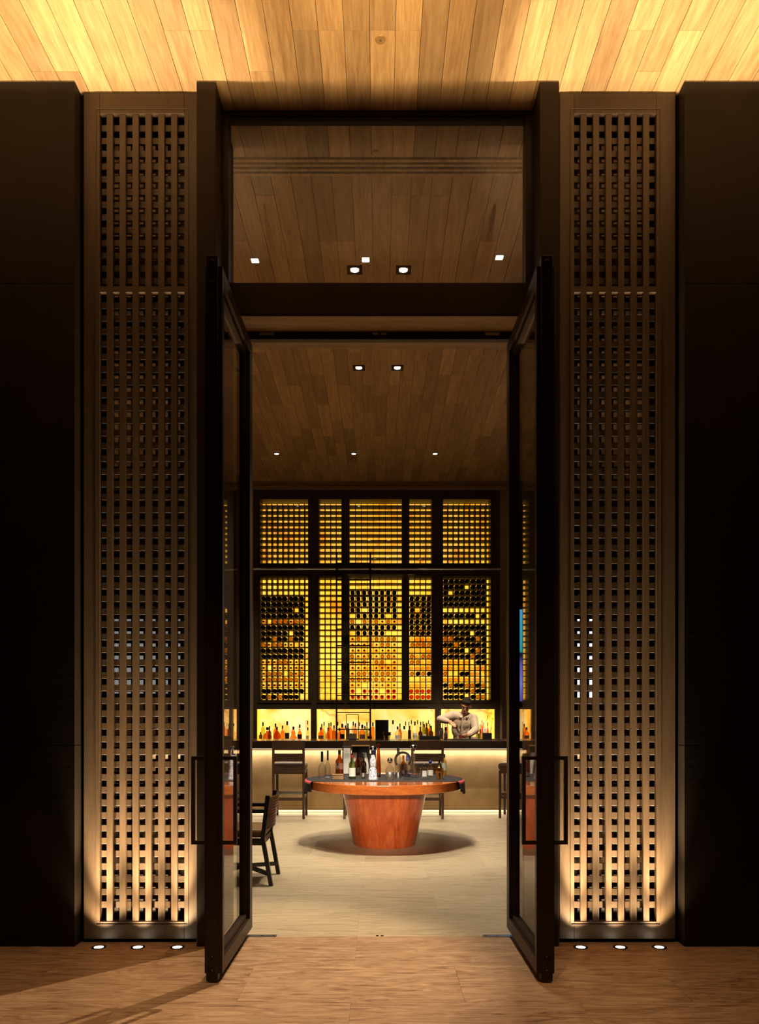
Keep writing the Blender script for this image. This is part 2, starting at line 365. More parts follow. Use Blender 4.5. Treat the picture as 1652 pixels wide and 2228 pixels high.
ceiling = struct(box('ceiling', -7, 7, -3.2, 15, CEIL + .024, CEIL + .3, 'oak_ceiling'))
PW = .155
SLOT0, SLOT1 = 5.77, 5.97          # linear air slot set into the boards
for i in range(-20, 21):
    xa = i * PW - PW / 2 + .02
    yy = 3.0 - random.choice((0, .4, .8, 1.2)); yy = 2.6
    ends = []
    y = yy - random.choice((0, .3, .6, .9))
    while y < 13.93:
        ln = random.choice((1.2, 1.5, 1.8, 2.1, 2.4, 2.7)) if y < 7 else random.choice((.9, 1.2, 1.5, 1.8))
        ends.append((y, min(y + ln, 13.93))); y += ln
    for a, c in ends:
        segs = [(a, c)]
        if a < SLOT1 and c > SLOT0: segs = [(a, SLOT0), (SLOT1, c)]
        for u, w in segs:
            if w - u > .05: box('ceiling_plank', xa, xa + PW - .003, u, w - .002, CEIL, CEIL + .02, 'oak_ceiling', ceiling)

# linear slot diffuser in the ceiling just inside
slot = thing('slot_diffuser', 'long dark linear air slot diffuser in the boarded ceiling behind transom glass', 'air vent', (0, SLOT0, CEIL))
sw = (SLOT1 - SLOT0)
for k in range(4):
    box('slat', -3.1, 3.1, SLOT0 + k * sw / 4 + .022, SLOT0 + (k + 1) * sw / 4 - .002, CEIL - .004, CEIL + .02, 'oak_ceiling', slot)
box('plenum', -3.1, 3.1, SLOT0, SLOT1, CEIL + .021, CEIL + .0235, 'black_gap', slot)

# ------------------------------------------------------------------ foyer walls
XW = 1.98
for s, nm in ((-1, 'wall_left'), (1, 'wall_right')):
    w = struct(box(nm, s * XW + (s * .012), s * 7, D_WALL + .012, 5.5, 0, CEIL, 'black_gap'))
    zs = [.0, ZZ(1622, D_WALL), ZZ(617, D_WALL), CEIL - .006]
    for k in range(3):
        box('wall_panel', s * XW, s * 4.7, D_WALL, 5.5, zs[k] + .002, zs[k + 1] - .002, 'wall_bronze', w)
    box('wall_panel', s * 4.705, s * 7, D_WALL, 5.5, 0, CEIL - .006, 'wall_bronze', w)
struct(box('wall_front', -7, 7, -3.2, -3.0, 0, CEIL, 'wall_bronze'))
struct(box('wall_foyer_left', -4.9, -4.7, -3.0, D_WALL, 0, CEIL, 'wall_bronze'))
struct(box('wall_foyer_right', 4.7, 4.9, -3.0, D_WALL, 0, CEIL, 'wall_bronze'))
# interior walls
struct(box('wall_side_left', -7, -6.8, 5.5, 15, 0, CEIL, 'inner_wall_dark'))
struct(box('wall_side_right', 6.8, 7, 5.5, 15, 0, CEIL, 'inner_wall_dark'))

# ------------------------------------------------------------------ portal frame and transom window
portal = struct(box('trim_1', -1.188, -1.063, D_WALL, D_WALL + .62, 0, CEIL - .006, 'frame_bronze', None, .003))
xr0, xr1 = XX(1175, D_WALL), XX(1217, D_WALL)
struct(box('trim_2', xr0, xr1, D_WALL, D_WALL + .62, 0, CEIL - .006, 'frame_bronze', None, .003))
XL, XR = -1.063, xr0
zb1, zb0 = ZZ(615, D_TR), ZZ(682, D_TR)
head = struct(box('trim_3', XL, XR, D_TR, 5.70, zb0, zb1, 'frame_bronze', None, .002))
box('soffit_board', XL + .002, XR - .002, D_TR + .015, 5.55, zb0 - .012, zb0 - .0005, 'oak_beam', head)
box('door_stop', XL + .002, XR - .002, 5.552, 5.60, zb0 - .065, zb0 - .0005, 'door_metal', head)
box('soffit_board', XL + .002, XR - .002, 5.60, 5.70, zb0 - .062, zb0 - .0005, 'oak_beam', head)
for xq in (-.80, .80): box('latch_plate', xq - .05, xq + .05, 5.546, 5.5515, zb0 - .040, zb0 - .018, 'steel', head)
for xq in (-.03, .03): box('strike_plate', xq - .02, xq + .02, 5.546, 5.5515, zb0 - .036, zb0 - .02, 'steel', head)
win = struct(box('window_1', XL, XL + .035, D_TR, D_TR + .09, zb1, CEIL - .004, 'door_metal'))
win.name = 'window_1'
box('window_frame', XR - .045, XR, D_TR, D_TR + .09, zb1, CEIL - .004, 'door_metal', win)
box('window_frame', XL + .035, XR - .045, D_TR, D_TR + .09, ZZ(252, D_TR), CEIL - .004, 'door_metal', win)
box('glazing_bead', XL + .035, XR - .045, D_TR + .01, D_TR + .05, ZZ(262, D_TR), ZZ(253, D_TR), 'frame_bronze', win)
box('glass_pane', XL + .03, XR - .04, D_TR + .05, D_TR + .056, zb1 - .004, CEIL - .02, 'clear_pane', win)

# ------------------------------------------------------------------ lattice screens beside the doors
def screen(side):
    s = side
    x_out, x_in = s * 1.955, s * 1.19
    lab = 'tall bronze lattice screen %s of the open glass doors, lit from the floor' % ('left' if s < 0 else 'right')
    T = thing('lattice_screen', lab, 'screen', (s * 1.57, D_SCR, 0), group='lattice screens flanking the doorway')
    y0, y1 = D_SCR, D_SCR + .05
    ztop, zbot = ZZ(203, D_SCR), ZZ(2043, D_SCR)
    if s < 0: gx = sorted((XX(217, D_SCR), XX(401, D_SCR)))
    else: gx = sorted((XX(1250, D_SCR), XX(1429, D_SCR)))
    zu1, zu0 = ZZ(247, D_SCR), ZZ(622, D_SCR); zl1, zl0 = ZZ(635, D_SCR), ZZ(2005, D_SCR)
    xa, xb = min(x_out, x_in), max(x_out, x_in)
    bk = .24
    for dy, tagn in ((0, 'frame'), (bk, 'frame')):
        box('frame_stile', xa, gx[0], y0 + dy, y1 + dy, zbot, ztop, 'screen_bronze', T, .002)
        box('frame_stile', gx[1], xb, y0 + dy, y1 + dy, zbot, ztop, 'screen_bronze', T, .002)
        box('frame_rail', gx[0], gx[1], y0 + dy, y1 + dy, zu1, ztop, 'screen_bronze', T, .002)
        box('frame_rail', gx[0], gx[1], y0 + .004 + dy, y1 + dy, zl1, zu0, 'screen_bronze', T, .001)
        box('frame_rail', gx[0], gx[1], y0 + dy, y1 + dy, zbot, zl0, 'screen_bronze', T, .002)
    # raised bead line round the grille
    b0, b1 = gx[0] - .022, gx[1] + .022; zt, zb = zu1 + .03, zl0 - .018
    for (u0, u1, v0, v1) in ((b0, b1, zt, zt + .005), (b0, b1, zb - .005, zb), (b0 - .005, b0, zb, zt), (b1, b1 + .005, zb, zt)):
        box('bead', u0, u1, y0 - .005, y0 + .002, v0, v1, 'screen_bronze', T)
    box('plinth', xa, xb, y0 + .03, y1 + bk, 0, zbot, 'black_gap', T)
    box('side_panel', xa, xa + .03, y1, y0 + bk, zbot, ztop, 'black_gap', T); box('side_panel', xb - .03, xb, y1, y0 + bk, zbot, ztop, 'black_gap', T)
    box('cap', xa, xb, y0 + .01, y1 + bk, ztop, CEIL - .003, 'frame_bronze', T)
    n = 6; pitch = (gx[1] - gx[0]) / 6.55; bw = pitch * .49; gap = pitch - bw
    for dy in (0, bk):
        for i in range(n):
            bx = gx[0] + gap + i * pitch
            for (za, zc) in ((zu0, zu1), (zl0, zl1)):
                box('upright_bar', bx, bx + bw, y0 + .004 + dy, y0 + .030 + dy, za, zc, 'screen_bronze', T, .0015)
        for (za, zc, cnt) in ((zu0, zu1, 13), (zl0, zl1, 49)):
            p = 27.9 * D_SCR / F; h = p * .50
            z = zc - (p - h) * 1.25
            while z - h > za + .01:
                box('cross_slat', gx[0] + .001, gx[1] - .001, y0 + .031 + dy, y0 + .05 + dy, z - h, z, 'screen_bronze', T, .001)
                z -= p
    return T
screen(-1); screen(1)
for s in (-1, 1):   # narrow dark shadow gap between wall return and screen
    struct(box('trim_4' if s < 0 else 'trim_5', s * 1.957, s * 1.985, D_SCR + .02, 5.5, 0, CEIL - .01, 'black_gap'))

# ------------------------------------------------------------------ glass doors
def door_leaf(s):
    nm = 'door_1' if s < 0 else 'door_2'
    yn, yf = 4.385, 5.345; z0, z1 = .05, 4.03
    xi, xo = .884, .982
    D = bpy.data.objects.new(nm, None); COL.objects.link(D); D.location = (s * .93, yf - .05, 0); D['kind'] = 'structure'
    D['label'] = 'tall bronze framed glass door standing open on the %s' % ('left' if s < 0 else 'right')
    def bx(n, xa, xb, ya, yb, za, zb, m, bev=.002, par=D): return box(n, s * xa, s * xb, ya, yb, za, zb, m, par, bev)
    # leading stile: core plate with bolt heads, and two cover profiles
    st = bx('stile', .908, xo - .008, yn, yn + .05, .012, 4.085, 'door_metal')
    bx('stile_cover', xi, .91, yn + .008, yn + .052, z0, z1, 'door_metal'); bx('stile_cover', .974, xo + .004, yn + .012, yn + .052, z0, z1, 'door_metal')
    bx('stile_bead', .916, .95, yn + .0505, yn + .065, z0, z1, 'door_metal')
    bx('stile', xi, .956, yf - .09, yf, z0, z1, 'door_metal'); bx('stile_bead', .910, .944, yf - .105, yf - .0905, z0 + .1, z1 - .1, 'frame_bronze')
    for (za, zb) in ((z0, z0 + .085), (z1 - .085, z1)):
        bx('rail', xi, .962, yn + .0525, yf - .0905, za, zb, 'door_metal')
    for (za, zb) in ((z0 + .085, z0 + .115), (z1 - .115, z1 - .085)):
        bx('rail_bead', .905, .95, yn + .066, yf - .106, za, zb, 'frame_bronze')
    g = bx('glass_pane', .929, .935, yn + .045, yf - .095, z0 + .06, z1 - .06, 'clear_pane', 0)
    sb = []
    for z in (4.05, 3.93, .14, .035 + .03):
        bm = lathe_bm([(0, 0), (.013, 0), (.013, -.004), (.009, -.008), (0, -.008)], 14)
        bmesh.ops.rotate(bm, verts=bm.verts[:], cent=(0, 0, 0), matrix=Matrix.Rotation(math.radians(-90), 3, 'X'))
        o = bm_obj('bolt', bm, 'iron_dark', st, Vector((s * .941, yn, z)) - D.location - st.location)
    # pull handles on both faces
    zt, zb = 1.262, .785; yh = yn + .03
    for (xf, d) in ((xi, -1), (xo + .004, 1)):
        px = xf + d * .068
        pts = [(xf, zt), (px, zt), (px, zb), (xf, zb)]
        bm = bmesh.new()
        bar_bm((s * xf, yh, zt), (s * (px + d * .01), yh, zt), .02, .02, bm, up=(0, 1, 0)); bar_bm((s * px, yh, zt - .0101), (s * px, yh, zb + .0101), .02, .02, bm)
        bar_bm((s * xf, yh, zb), (s * (px + d * .01), yh, zb), .02, .02, bm, up=(0, 1, 0))
        for v in bm.verts: v.co -= D.location
        bm_obj('handle', bm, 'frame_bronze', D, smooth=False)
    D.rotation_euler = (0, 0, s * math.radians(.78)); D.location.x -= s * .013
    return D
door_leaf(-1); door_leaf(1)
# pivot closer plates in the floor
for s in (-1, 1):
    q = thing('floor_closer_plate', 'flat steel pivot plate in the stone floor under the %s door' % ('left' if s < 0 else 'right'), 'metal plate', (s * .79, 5.31, 0), group='pivot plates under the doors')
    box('plate', s * .70, s * .90, 5.285, 5.335, 0, .003, 'silver_plate', q); 
    for k in (.72, .80): bm = lathe_bm([(0, .0045), (.006, .0045), (.006, .003), (0, .003)], 10); bm_obj('screw', bm, 'steel', q, (s * k - q.location.x, 0, 0))
q = thing('floor_strike', 'small round steel door strike set in the floor mid-doorway', 'metal plate', (0, 5.31, 0))
for k in (-.015, .018):
    lathe('cup', [(0, .0), (.011, 0), (.011, .003), (.008, .003), (.008, .001), (0, .001)], 'steel', q, (k, 0, 0))

# ------------------------------------------------------------------ recessed floor uplights
for sx, pxs in ((-1, (215, 300, 386)), (1, (1264, 1350, 1435))):
    for i, px in enumerate(pxs):
        x = XX(px, 5.055); yq = 5.055
        nmz = ['outermost', 'middle', 'innermost'][i if sx < 0 else 2 - i]
        q = thing('floor_uplight', 'round recessed uplight in the floor, %s of three before the %s screen' % (nmz, 'left' if sx < 0 else 'right'), 'floor light', (x, yq, 0), group='recessed floor uplights')
        lathe('trim_ring', [(.030, .002), (.047, .002), (.047, -.004), (.030, -.004), (.030, .002)], 'iron_dark', q)
        lathe('lens', [(0, .001), (.031, .001), (.031, -.003), (0, -.003)], 'lamp_ground', q)
        spot_light('uplight_beam', (x, yq, .012), (x, yq + .060, 1.0), L_GROUND, (1, .80, .54), 36, 1.0, .02, q)
        spot_light('uplight_spill', (x, yq, .012), (x, yq + .12, 1.0), L_GROUND * .07, (1, .80, .54), 84, .7, .02, q)

# ------------------------------------------------------------------ downlights
def downlight(px, py, D=None, name='downlight', label='', square=True, power=L_DOWN, col=W_COOL, target=None, size=75, x=None, y=None, blend=.8):
    if D is None: D = F * (CEIL - EYE) / (HY - py)
    X = XX(px, D) if x is None else x; Y = D if y is None else y
    q = thing('downlight', label, 'ceiling light', (X, Y, CEIL - .003), group='recessed ceiling downlights')
    if square:
        bm = bmesh.new()
        for (a, c, d, e) in ((-.07, -.042, -.07, .07), (.042, .07, -.07, .07), (-.042, .042, -.07, -.042), (-.042, .042, .042, .07)):
            bmesh.ops.create_cube(bm, size=1, matrix=Matrix.Translation(((a + c) / 2, (d + e) / 2, 0)) @ Matrix.Diagonal((c - a, e - d, .006, 1)))
        bm_obj('trim_plate', bm, 'iron_dark', q, smooth=False)
    else:
        lathe('trim_ring', [(.034, -.003), (.05, -.003), (.05, .003), (.034, .003), (.034, -.003)], 'iron_dark', q)
    lathe('lens', [(0, -.002), (.036, -.002), (.036, .002), (0, .002)], 'lamp_white', q)
    spot_light('downlight_beam', (X, Y, CEIL - .02), target or (X, Y, 0), power, col, size, blend, .035, q)
    return q
downlight(772, 587, label='square-trimmed downlight seen through transom glass, left of the pair', square=True, power=L_DOWN * 1.35)
downlight(878, 587, label='square-trimmed downlight seen through transom glass, right of the pair', square=True, power=L_DOWN * 1.35)
downlight(781, 800, label='downlight over the round table, left of the middle pair', square=True)
downlight(865, 800, label='downlight over the round table, right of the middle pair', square=True)
downlight(602, 987, label='round downlight above the left bar stool', square=False, power=L_BARSPOT * .6)
downlight(770, 987, label='round downlight above the ladder, middle of the far row', square=False, power=L_BARSPOT * .6)
downlight(947, 987, label='round downlight above the bartender, right of the far row', square=False, power=L_BARSPOT * .8, target=(1.2, 12.55, 1.0), size=50)
downlight(488, 990, label='round downlight seen through the left door glass', square=False, power=L_BARSPOT * .4)
downlight(1155, 803, label='round downlight seen through the right door glass', square=False, power=L_BARSPOT * 4, target=(1.36, 12.6, 1.35), size=30)
downlight(0, 0, 9.3, x=-1.85, y=9.3, label='round downlight above the dining chair side of the room', square=False, power=L_DOWN * .8)
# three small square adjustable lamps just inside; the right one throws light out through the doorway
for px, py, nmz, tgt, pw, sz in ((555, 566, 'left', (-1.5, 8.2, 0), L_DOWN * .8, 60), (796, 564, 'middle', (.05, 9.0, .35), L_DOWN * 2.2, 46), (1087, 559, 'right', (-1.1, 4.5, 0), L_THROUGH, 36)):
    Dl = F * (CEIL - EYE) / (HY - py); Xf = XX(px, Dl)
    q = thing('square_downlight', 'small square ceiling light, %s of three seen through the transom glass' % nmz, 'ceiling light', (Xf, Dl, CEIL - .003), group='small square ceiling lights')
    box('trim_plate', Xf - .038, Xf + .038, Dl - .038, Dl + .038, CEIL - .005, CEIL - .001, 'paper', q); box('lens', Xf - .03, Xf + .03, Dl - .03, Dl + .03, CEIL - .009, CEIL - .005, 'lamp_square', q)
    spot_light('downlight_beam', (Xf, Dl, CEIL - .03), tgt, pw, (1, .76, .50) if nmz == 'right' else W_NEUT, sz, .6, .03, q)
# three unseen foyer downlights added to light the floor before the doors
for Xf, nmz in ((-1.6, 'left'), (0, 'middle'), (1.6, 'right')):
    q = thing('added_foyer_light', 'unseen round ceiling light added to light the foyer floor, %s of three' % nmz, 'ceiling light', (Xf, 2.5, CEIL - .003), group='added foyer downlights')
    lathe('trim_ring', [(.034, -.003), (.05, -.003), (.05, .003), (.034, .003), (.034, -.003)], 'iron_dark', q); lathe('lens', [(0, -.002), (.036, -.002), (.036, .002), (0, .002)], 'lamp_square', q)
    spot_light('downlight_beam', (Xf, 2.5, CEIL - .03), (Xf, 3.7, 0), L_FOYER, (1, .66, .40), 44, .9, .04, q)
# two unseen spots added behind the camera to light the round table base
for Xf, nmz in ((-.5, 'left'), (.5, 'right')):
    q = thing('added_spot', 'unseen wall spot added behind the viewer to light the table, %s of two' % nmz, 'added light', (Xf, -2.95, 3.0), group='added foyer spots')
    tube('arm', [(0, -.049, 0), (0, .02, 0)], .012, 'iron_dark', q, 8); tube('housing', [(0, .02, .01), (0, .14, -.02)], .04, 'iron_dark', q, 16); tube('lens', [(0, .1405, -.02), (0, .145, -.021)], .034, 'lamp_square', q, 16)
    spot_light('added_spot_beam', (Xf, -2.78, 2.975), (TX0, 8.7, .5), L_ADDED_SPOT, (1, .84, .62), 7.6, .8, .04, q)
# linear uplight troughs hung out of sight above the foyer, washing the ceiling over both walls
for s in (-1, 1):
    xa, xb = .95, 4.4; yl, zl = 3.12, 4.64
    q = thing('linear_uplight', 'linear uplight trough hung from the foyer ceiling on the %s' % ('left' if s < 0 else 'right'), 'ceiling light', (s * (xa + xb) / 2, yl, zl - .03), group='linear uplight troughs')
    box('trough', s * xa, s * xb, yl - .06, yl + .22, zl - .03, zl - .02, 'frame_bronze', q); box('trough_side', s * xa, s * xb, yl - .07, yl - .06, zl - .03, zl + .06, 'frame_bronze', q)
    box('trough_lip', s * xa, s * xb, yl + .22, yl + .23, zl - .03, zl + .107, 'frame_bronze', q)
    for xx in (xa + .4, xb - .4): tube('hanger', [(s * xx - q.location.x, .05, .01), (s * xx - q.location.x, .05, CEIL - zl + .03)], .004, 'iron_dark', q, 6)
    fin = bmesh.new(); pr_ = [(yl - .06, zl - .03), (3.34, 4.583), (4.44, 5.588), (4.44, CEIL), (yl - .06, CEIL)]  # unseen fin added to give the ceiling wash a straight inner edge
    fa = [fin.verts.new((s * .92 - q.location.x, y_ - q.location.y, z_ - q.location.z)) for y_, z_ in pr_]; fb = [fin.verts.new((s * .94 - q.location.x, y_ - q.location.y, z_ - q.location.z)) for y_, z_ in pr_]
    fin.faces.new(fa); fin.faces.new(fb[::-1])
    for k in range(5): fin.faces.new((fa[k], fb[k], fb[(k + 1) % 5], fa[(k + 1) % 5]))
    bm_obj('added_baffle', fin, 'frame_bronze', q, smooth=False)
    area_light('uplight_beam', (s * (xa + xb) / 2, yl, zl), (s * (xa + xb) / 2, yl + 1.72, zl + 1.12), xb - xa - .05, .012, L_UP, W_GOLD, 56, q)
yl, zl = 3.12, 4.64  # extra unseen trough added to lift the dark middle of the ceiling
q = thing('linear_uplight', 'short dimmer uplight trough added unseen to brighten the middle of the foyer ceiling', 'ceiling light', (0, yl, zl - .03), group='linear uplight troughs')
box('trough', -.9, .9, yl - .06, yl + .22, zl - .03, zl - .02, 'frame_bronze', q); box('trough_side', -.9, .9, yl - .07, yl - .06, zl - .03, zl + .06, 'frame_bronze', q); box('trough_lip', -.9, .9, yl + .22, yl + .23, zl - .03, zl + .107, 'frame_bronze', q)
for xx in (-.5, .5): tube('hanger', [(xx, .05, .01), (xx, .05, CEIL - zl + .03)], .004, 'iron_dark', q, 6)
area_light('uplight_beam', (0, yl, zl), (0, yl + 1.72, zl + 1.12), 1.7, .012, L_UP * .5 * .88, (1, .74, .40), 62, q)
# small ceiling fittings
for px, py, lab in ((828, 85, 'small round sprinkler cover in foyer ceiling above the doorway'), (818, 333, 'small round sprinkler cover beside slot behind transom glass')):
    Dq = F * (CEIL - EYE) / (HY - py)
    lathe_o = thing('sprinkler_cover', lab, 'sprinkler', (XX(px, Dq), Dq, CEIL), group='sprinkler covers')
    lathe('cover_plate', [(0, -.006), (.028, -.006), (.032, -.002), (.032, 0), (0, 0)], 'oak_beam', lathe_o); lathe('sprinkler_pin', [(0, -.010), (.006, -.010), (.006, -.006), (0, -.006)], 'steel', lathe_o, seg=10)
Dq = F * (CEIL - EYE) / (HY - 803)
q = thing('ceiling_speaker', 'round pale ceiling speaker seen through the left door glass', 'speaker', (XX(507, Dq), Dq, CEIL))
lathe('grille', [(0, -.006), (.08, -.006), (.09, -.003), (.09, 0), (0, 0)], 'inner_wall', q); lathe('ring', [(.09, 0), (.105, 0), (.105, -.008), (.09, -.008), (.09, 0)], 'paper', q)

# ------------------------------------------------------------------ back wall with wine racks and niches
BAYS = [(565.9, 670.4, 9), (694, 743, 4), (760, 875, 9), (891, 940, 4), (964.4, 1068.6, 9)]
BAYN = ['leftmost', 'second', 'middle', 'fourth', 'rightmost']
DB = D_BACK; RD = .26
UP1, UP0, LO1, LO0 = ZZ(1086, DB), ZZ(1226, DB), ZZ(1253, DB), ZZ(1523, DB)
NI1, NI0 = ZZ(1543, DB), 1.0
NICHES = [(559, 676.5), (689, 947), (960, 1077)]
x_l, x_r = XX(552, DB), XX(1088, DB)
wb = struct(box('wall_back', -7, 7, 14.42, 14.6, 0, CEIL, 'cabinet_dark'))
CT = ZZ(1066, DB)
box('cornice', -6.8, 6.8, DB - .10, DB + .4, CT, CEIL - .002, 'inner_wall', wb); box('cornice_bead', -6.8, 6.8, DB - .12, DB - .101, ZZ(1061, DB - .12), ZZ(1057, DB - .12), 'oak_beam', wb)
box('header', x_l, x_r, DB, DB + .4, UP1, CT - .001, 'cabinet_dark', wb)
box('mid_rail', x_l, x_r, DB, DB + .4, LO1, UP0, 'cabinet_dark', wb); box('low_rail', x_l, x_r, DB, DB + .4, NI1, LO0, 'cabinet_dark', wb)
edges = [x_l] + [XX(v, DB) for b in BAYS for v in b[:2]] + [x_r]
for i in range(0, len(edges), 2):
    for (za, zb) in ((LO0, LO1), (UP0, UP1)):
        box('post', edges[i], edges[i + 1], DB, DB + .4, za + .001, zb - .001, 'cabinet_dark', wb)
ned = [x_l] + [XX(v, DB) for b in NICHES for v in b] + [x_r]
for i in range(0, len(ned), 2): box('post', ned[i], ned[i + 1], DB, DB + .4, NI0, NI1 - .001, 'cabinet_dark', wb)
for s in (-1, 1):      # pale pilasters and plainer wall further out
    xe = x_l if s < 0 else x_r
    xp = XX(517 if s < 0 else 1093, DB); 
    if s > 0: xp = xe + .12
    else: xp = xe - .30
    box('pilaster', min(xe, xp), max(xe, xp), DB - .03, DB + .4, 0, CT - .001, 'inner_wall', wb)
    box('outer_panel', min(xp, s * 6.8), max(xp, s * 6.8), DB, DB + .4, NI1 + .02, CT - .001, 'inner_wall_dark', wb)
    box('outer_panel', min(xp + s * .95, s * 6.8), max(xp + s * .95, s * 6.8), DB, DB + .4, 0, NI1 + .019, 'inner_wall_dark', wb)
NZ0 = NI0
# light boxes and racks
def strip_row(s): return list(s)
FILL = {0: 'EEEDDDDADDDADDALAALDD', 2: 'EEDDDDDADDAALAALAALRR', 3: 'EEEDDDDDDDLALAALDLLRR', 4: 'DDDDDEDEDDDDDDLLDLDDD'}
bm = lathe_bm([(0, .004), (.018, 0), (.036, .004), (.0385, .012), (.0385, .15), (.030, .175), (.015, .205), (.0145, .275), (.0, .277)], 14, mtx=Matrix.Rotation(math.radians(-90), 4, 'X'))
BOT_DARK = bm_obj('wine_bottle', bm, 'wine_dark').data
bm = lathe_bm([(0, .0), (.0145, 0), (.0155, .004), (.0145, .10), (.030, .135), (.0385, .16), (.0385, .212), (.03, .222), (0, .215)], 14, mtx=Matrix.Rotation(math.radians(-90), 4, 'X'))
tmp_l = bm_obj('wine_bottle', bm, 'g_honey'); BOT_LIGHT = tmp_l.data
BOT_RED = BOT_LIGHT.copy(); BOT_RED.materials.clear(); BOT_RED.materials.append(MATS['g_red'])
BOT_PALE = BOT_LIGHT.copy(); BOT_PALE.materials.clear(); BOT_PALE.materials.append(MATS['g_pale'])
BOT_AMB = BOT_DARK.copy(); BOT_AMB.materials.clear(); BOT_AMB.materials.append(MATS['g_gold'])
bm = lathe_bm([(0, -.002), (.0165, -.002), (.0165, .045), (.0150, .046)], 10, mtx=Matrix.Rotation(math.radians(-90), 4, 'X')); FOIL = bm_obj('foil', bm, 'wine_foil').data
for o in [o for o in bpy.data.objects if o.name.startswith('wine_bottle') or o.name == 'foil']: bpy.data.objects.remove(o)
NB = 0; stuff_bm = bmesh.new()
for bi, (pa, pb, ncol) in enumerate(BAYS):
    xa, xb = XX(pa, DB), XX(pb, DB)
    R = thing('wine_rack', '%s backlit amber wine rack bay in the dark wall behind bar' % BAYN[bi] if bi in (0, 2, 4) else '%s narrow backlit wine rack bay from left behind bar' % BAYN[bi], 'wine rack', ((xa + xb) / 2, DB, LO0), group='backlit wine racks behind the bar')
    box('onyx_panel', xa - .02, xb + .02, DB + .34, DB + .36, UP0 - .02, UP1 + .02, 'onyx_high', R)
    box('onyx_panel', xa - .02, xb + .02, DB + .34, DB + .36, LO0 - .02, LO1 + .02, 'onyx_rack', R)
    # slim door frames
    for (za, zb) in ((UP0, UP1), (LO0, LO1)):
        f = .018
        for (u0, u1, v0, v1) in ((xa - .05, xa - .05 + f, za - .05, zb + .05), (xb + .05 - f, xb + .05, za - .05, zb + .05), (xa - .05 + f, xb + .05 - f, za - .05, za - .05 + f), (xa - .05 + f, xb + .05 - f, zb + .05 - f, zb + .05)):
            box('door_frame', u0, u1, DB - .012, DB - .001, v0, v1, 'cabinet_dark', R)
    box('glass_pane', xa - .03, xb + .03, DB - .0095, DB - .0055, UP0 - .03, UP1 + .03, 'rack_pane', R)
    box('glass_pane', xa - .03, xb + .03, DB - .0095, DB - .0055, LO0 - .03, LO1 + .03, 'rack_pane', R)
    pitch = (xb - xa) / ncol if ncol == 4 else (xb - xa) / (ncol - .25)
    if ncol == 4: pitch = (xb - xa) / 4
    hp = (LO1 - LO0) / 21.35
    for k in range(1, ncol + (0 if ncol == 4 else 0)):
        xd = xa + k * pitch
        box('divider', xd - .0035, xd + .0035, DB + .05, DB + .05 + RD, LO0, LO1 - .02, 'rack_dark', R)
        box('divider', xd - .0035, xd + .0035, DB + .05, DB + .05 + RD, UP0, UP1 - .06, 'rack_dark', R)
    zt = UP1 - .10
    for r_ in range(11):
        z = zt - r_ * hp
        if z > UP0: box('shelf', xa, xb, DB + .05, DB + .05 + RD, z - .004, z + .004, 'rack_dark', R)
    for r_ in range(0, 22):
        z = LO1 - .02 - r_ * hp
        if z > LO0: box('shelf', xa, xb, DB + .05, DB + .05 + RD, z - .003, z + .003, 'rack_dark', R)
    if bi in FILL:
        for r_, ch in enumerate(FILL[bi]):
            z = LO1 - .02 - (r_ + 1) * hp + .003 + .0395
            for c_ in range(ncol):
                kind = ch
                if ch == 'E':
                    if not (bi == 2 and r_ == 1 and c_ >= 7): continue
                    kind = 'D'
                if random.random() < .05: continue
                if bi == 4 and r_ in (14, 16) : kind = 'L' if (c_ < 5) == (r_ == 14) else 'D'
                if kind == 'A' and random.random() < .3: kind = 'L'
                if kind == 'D' and r_ > 9 and random.random() < .18: kind = 'A'
                x = xa + (c_ + .5) * pitch + random.uniform(-.006, .006)
                if x > xb - .035: continue
                me = {'D': BOT_DARK, 'A': BOT_AMB, 'L': random.choice((BOT_LIGHT, BOT_PALE)), 'R': BOT_RED}[kind]
                yb = DB + .045 if kind in 'DA' else DB + .06
                cnt_ok = bi in (0, 2) or (bi == 3 and True)
                if NB < 300 and bi in (2, 0, 3, 4) :
                    o = bpy.data.objects.new('wine_bottle', me); COL.objects.link(o); o.location = (x, yb, z)
                    cl = {'D': 'dark', 'A': 'amber-brown', 'L': 'pale amber', 'R': 'red'}[kind]
                    tag(o, '%s wine bottle lying in %s rack bay, %s row down, %s slot' % (cl, BAYN[bi], ORD[r_], ORD[c_]), 'bottle', 'wine bottles lying in the racks'); NB += 1
                    if kind in 'LR': mesh_obj('foil', FOIL, None, o, (0, 0, 0))
                else:
                    n0 = len(stuff_bm.verts); f0 = len(stuff_bm.faces)
                    stuff_bm.from_mesh(me); stuff_bm.verts.ensure_lookup_table()
                    bmesh.ops.translate(stuff_bm, verts=stuff_bm.verts[n0:], vec=(x, yb, z)); stuff_bm.faces.ensure_lookup_table()
                    mi = {'D': 0, 'A': 1, 'L': 2 + random.randint(0, 1), 'R': 4}[kind]
                    for f_ in stuff_bm.faces[f0:]: f_.material_index = mi
so = bm_obj('wine_bottle_row', stuff_bm, 'wine_dark'); tag(so, 'many more wine bottles lying in the two right-hand backlit racks', 'bottle', None, 'stuff')
for mn in ('g_gold', 'g_honey', 'g_pale', 'g_red'): so.data.materials.append(MATS[mn])
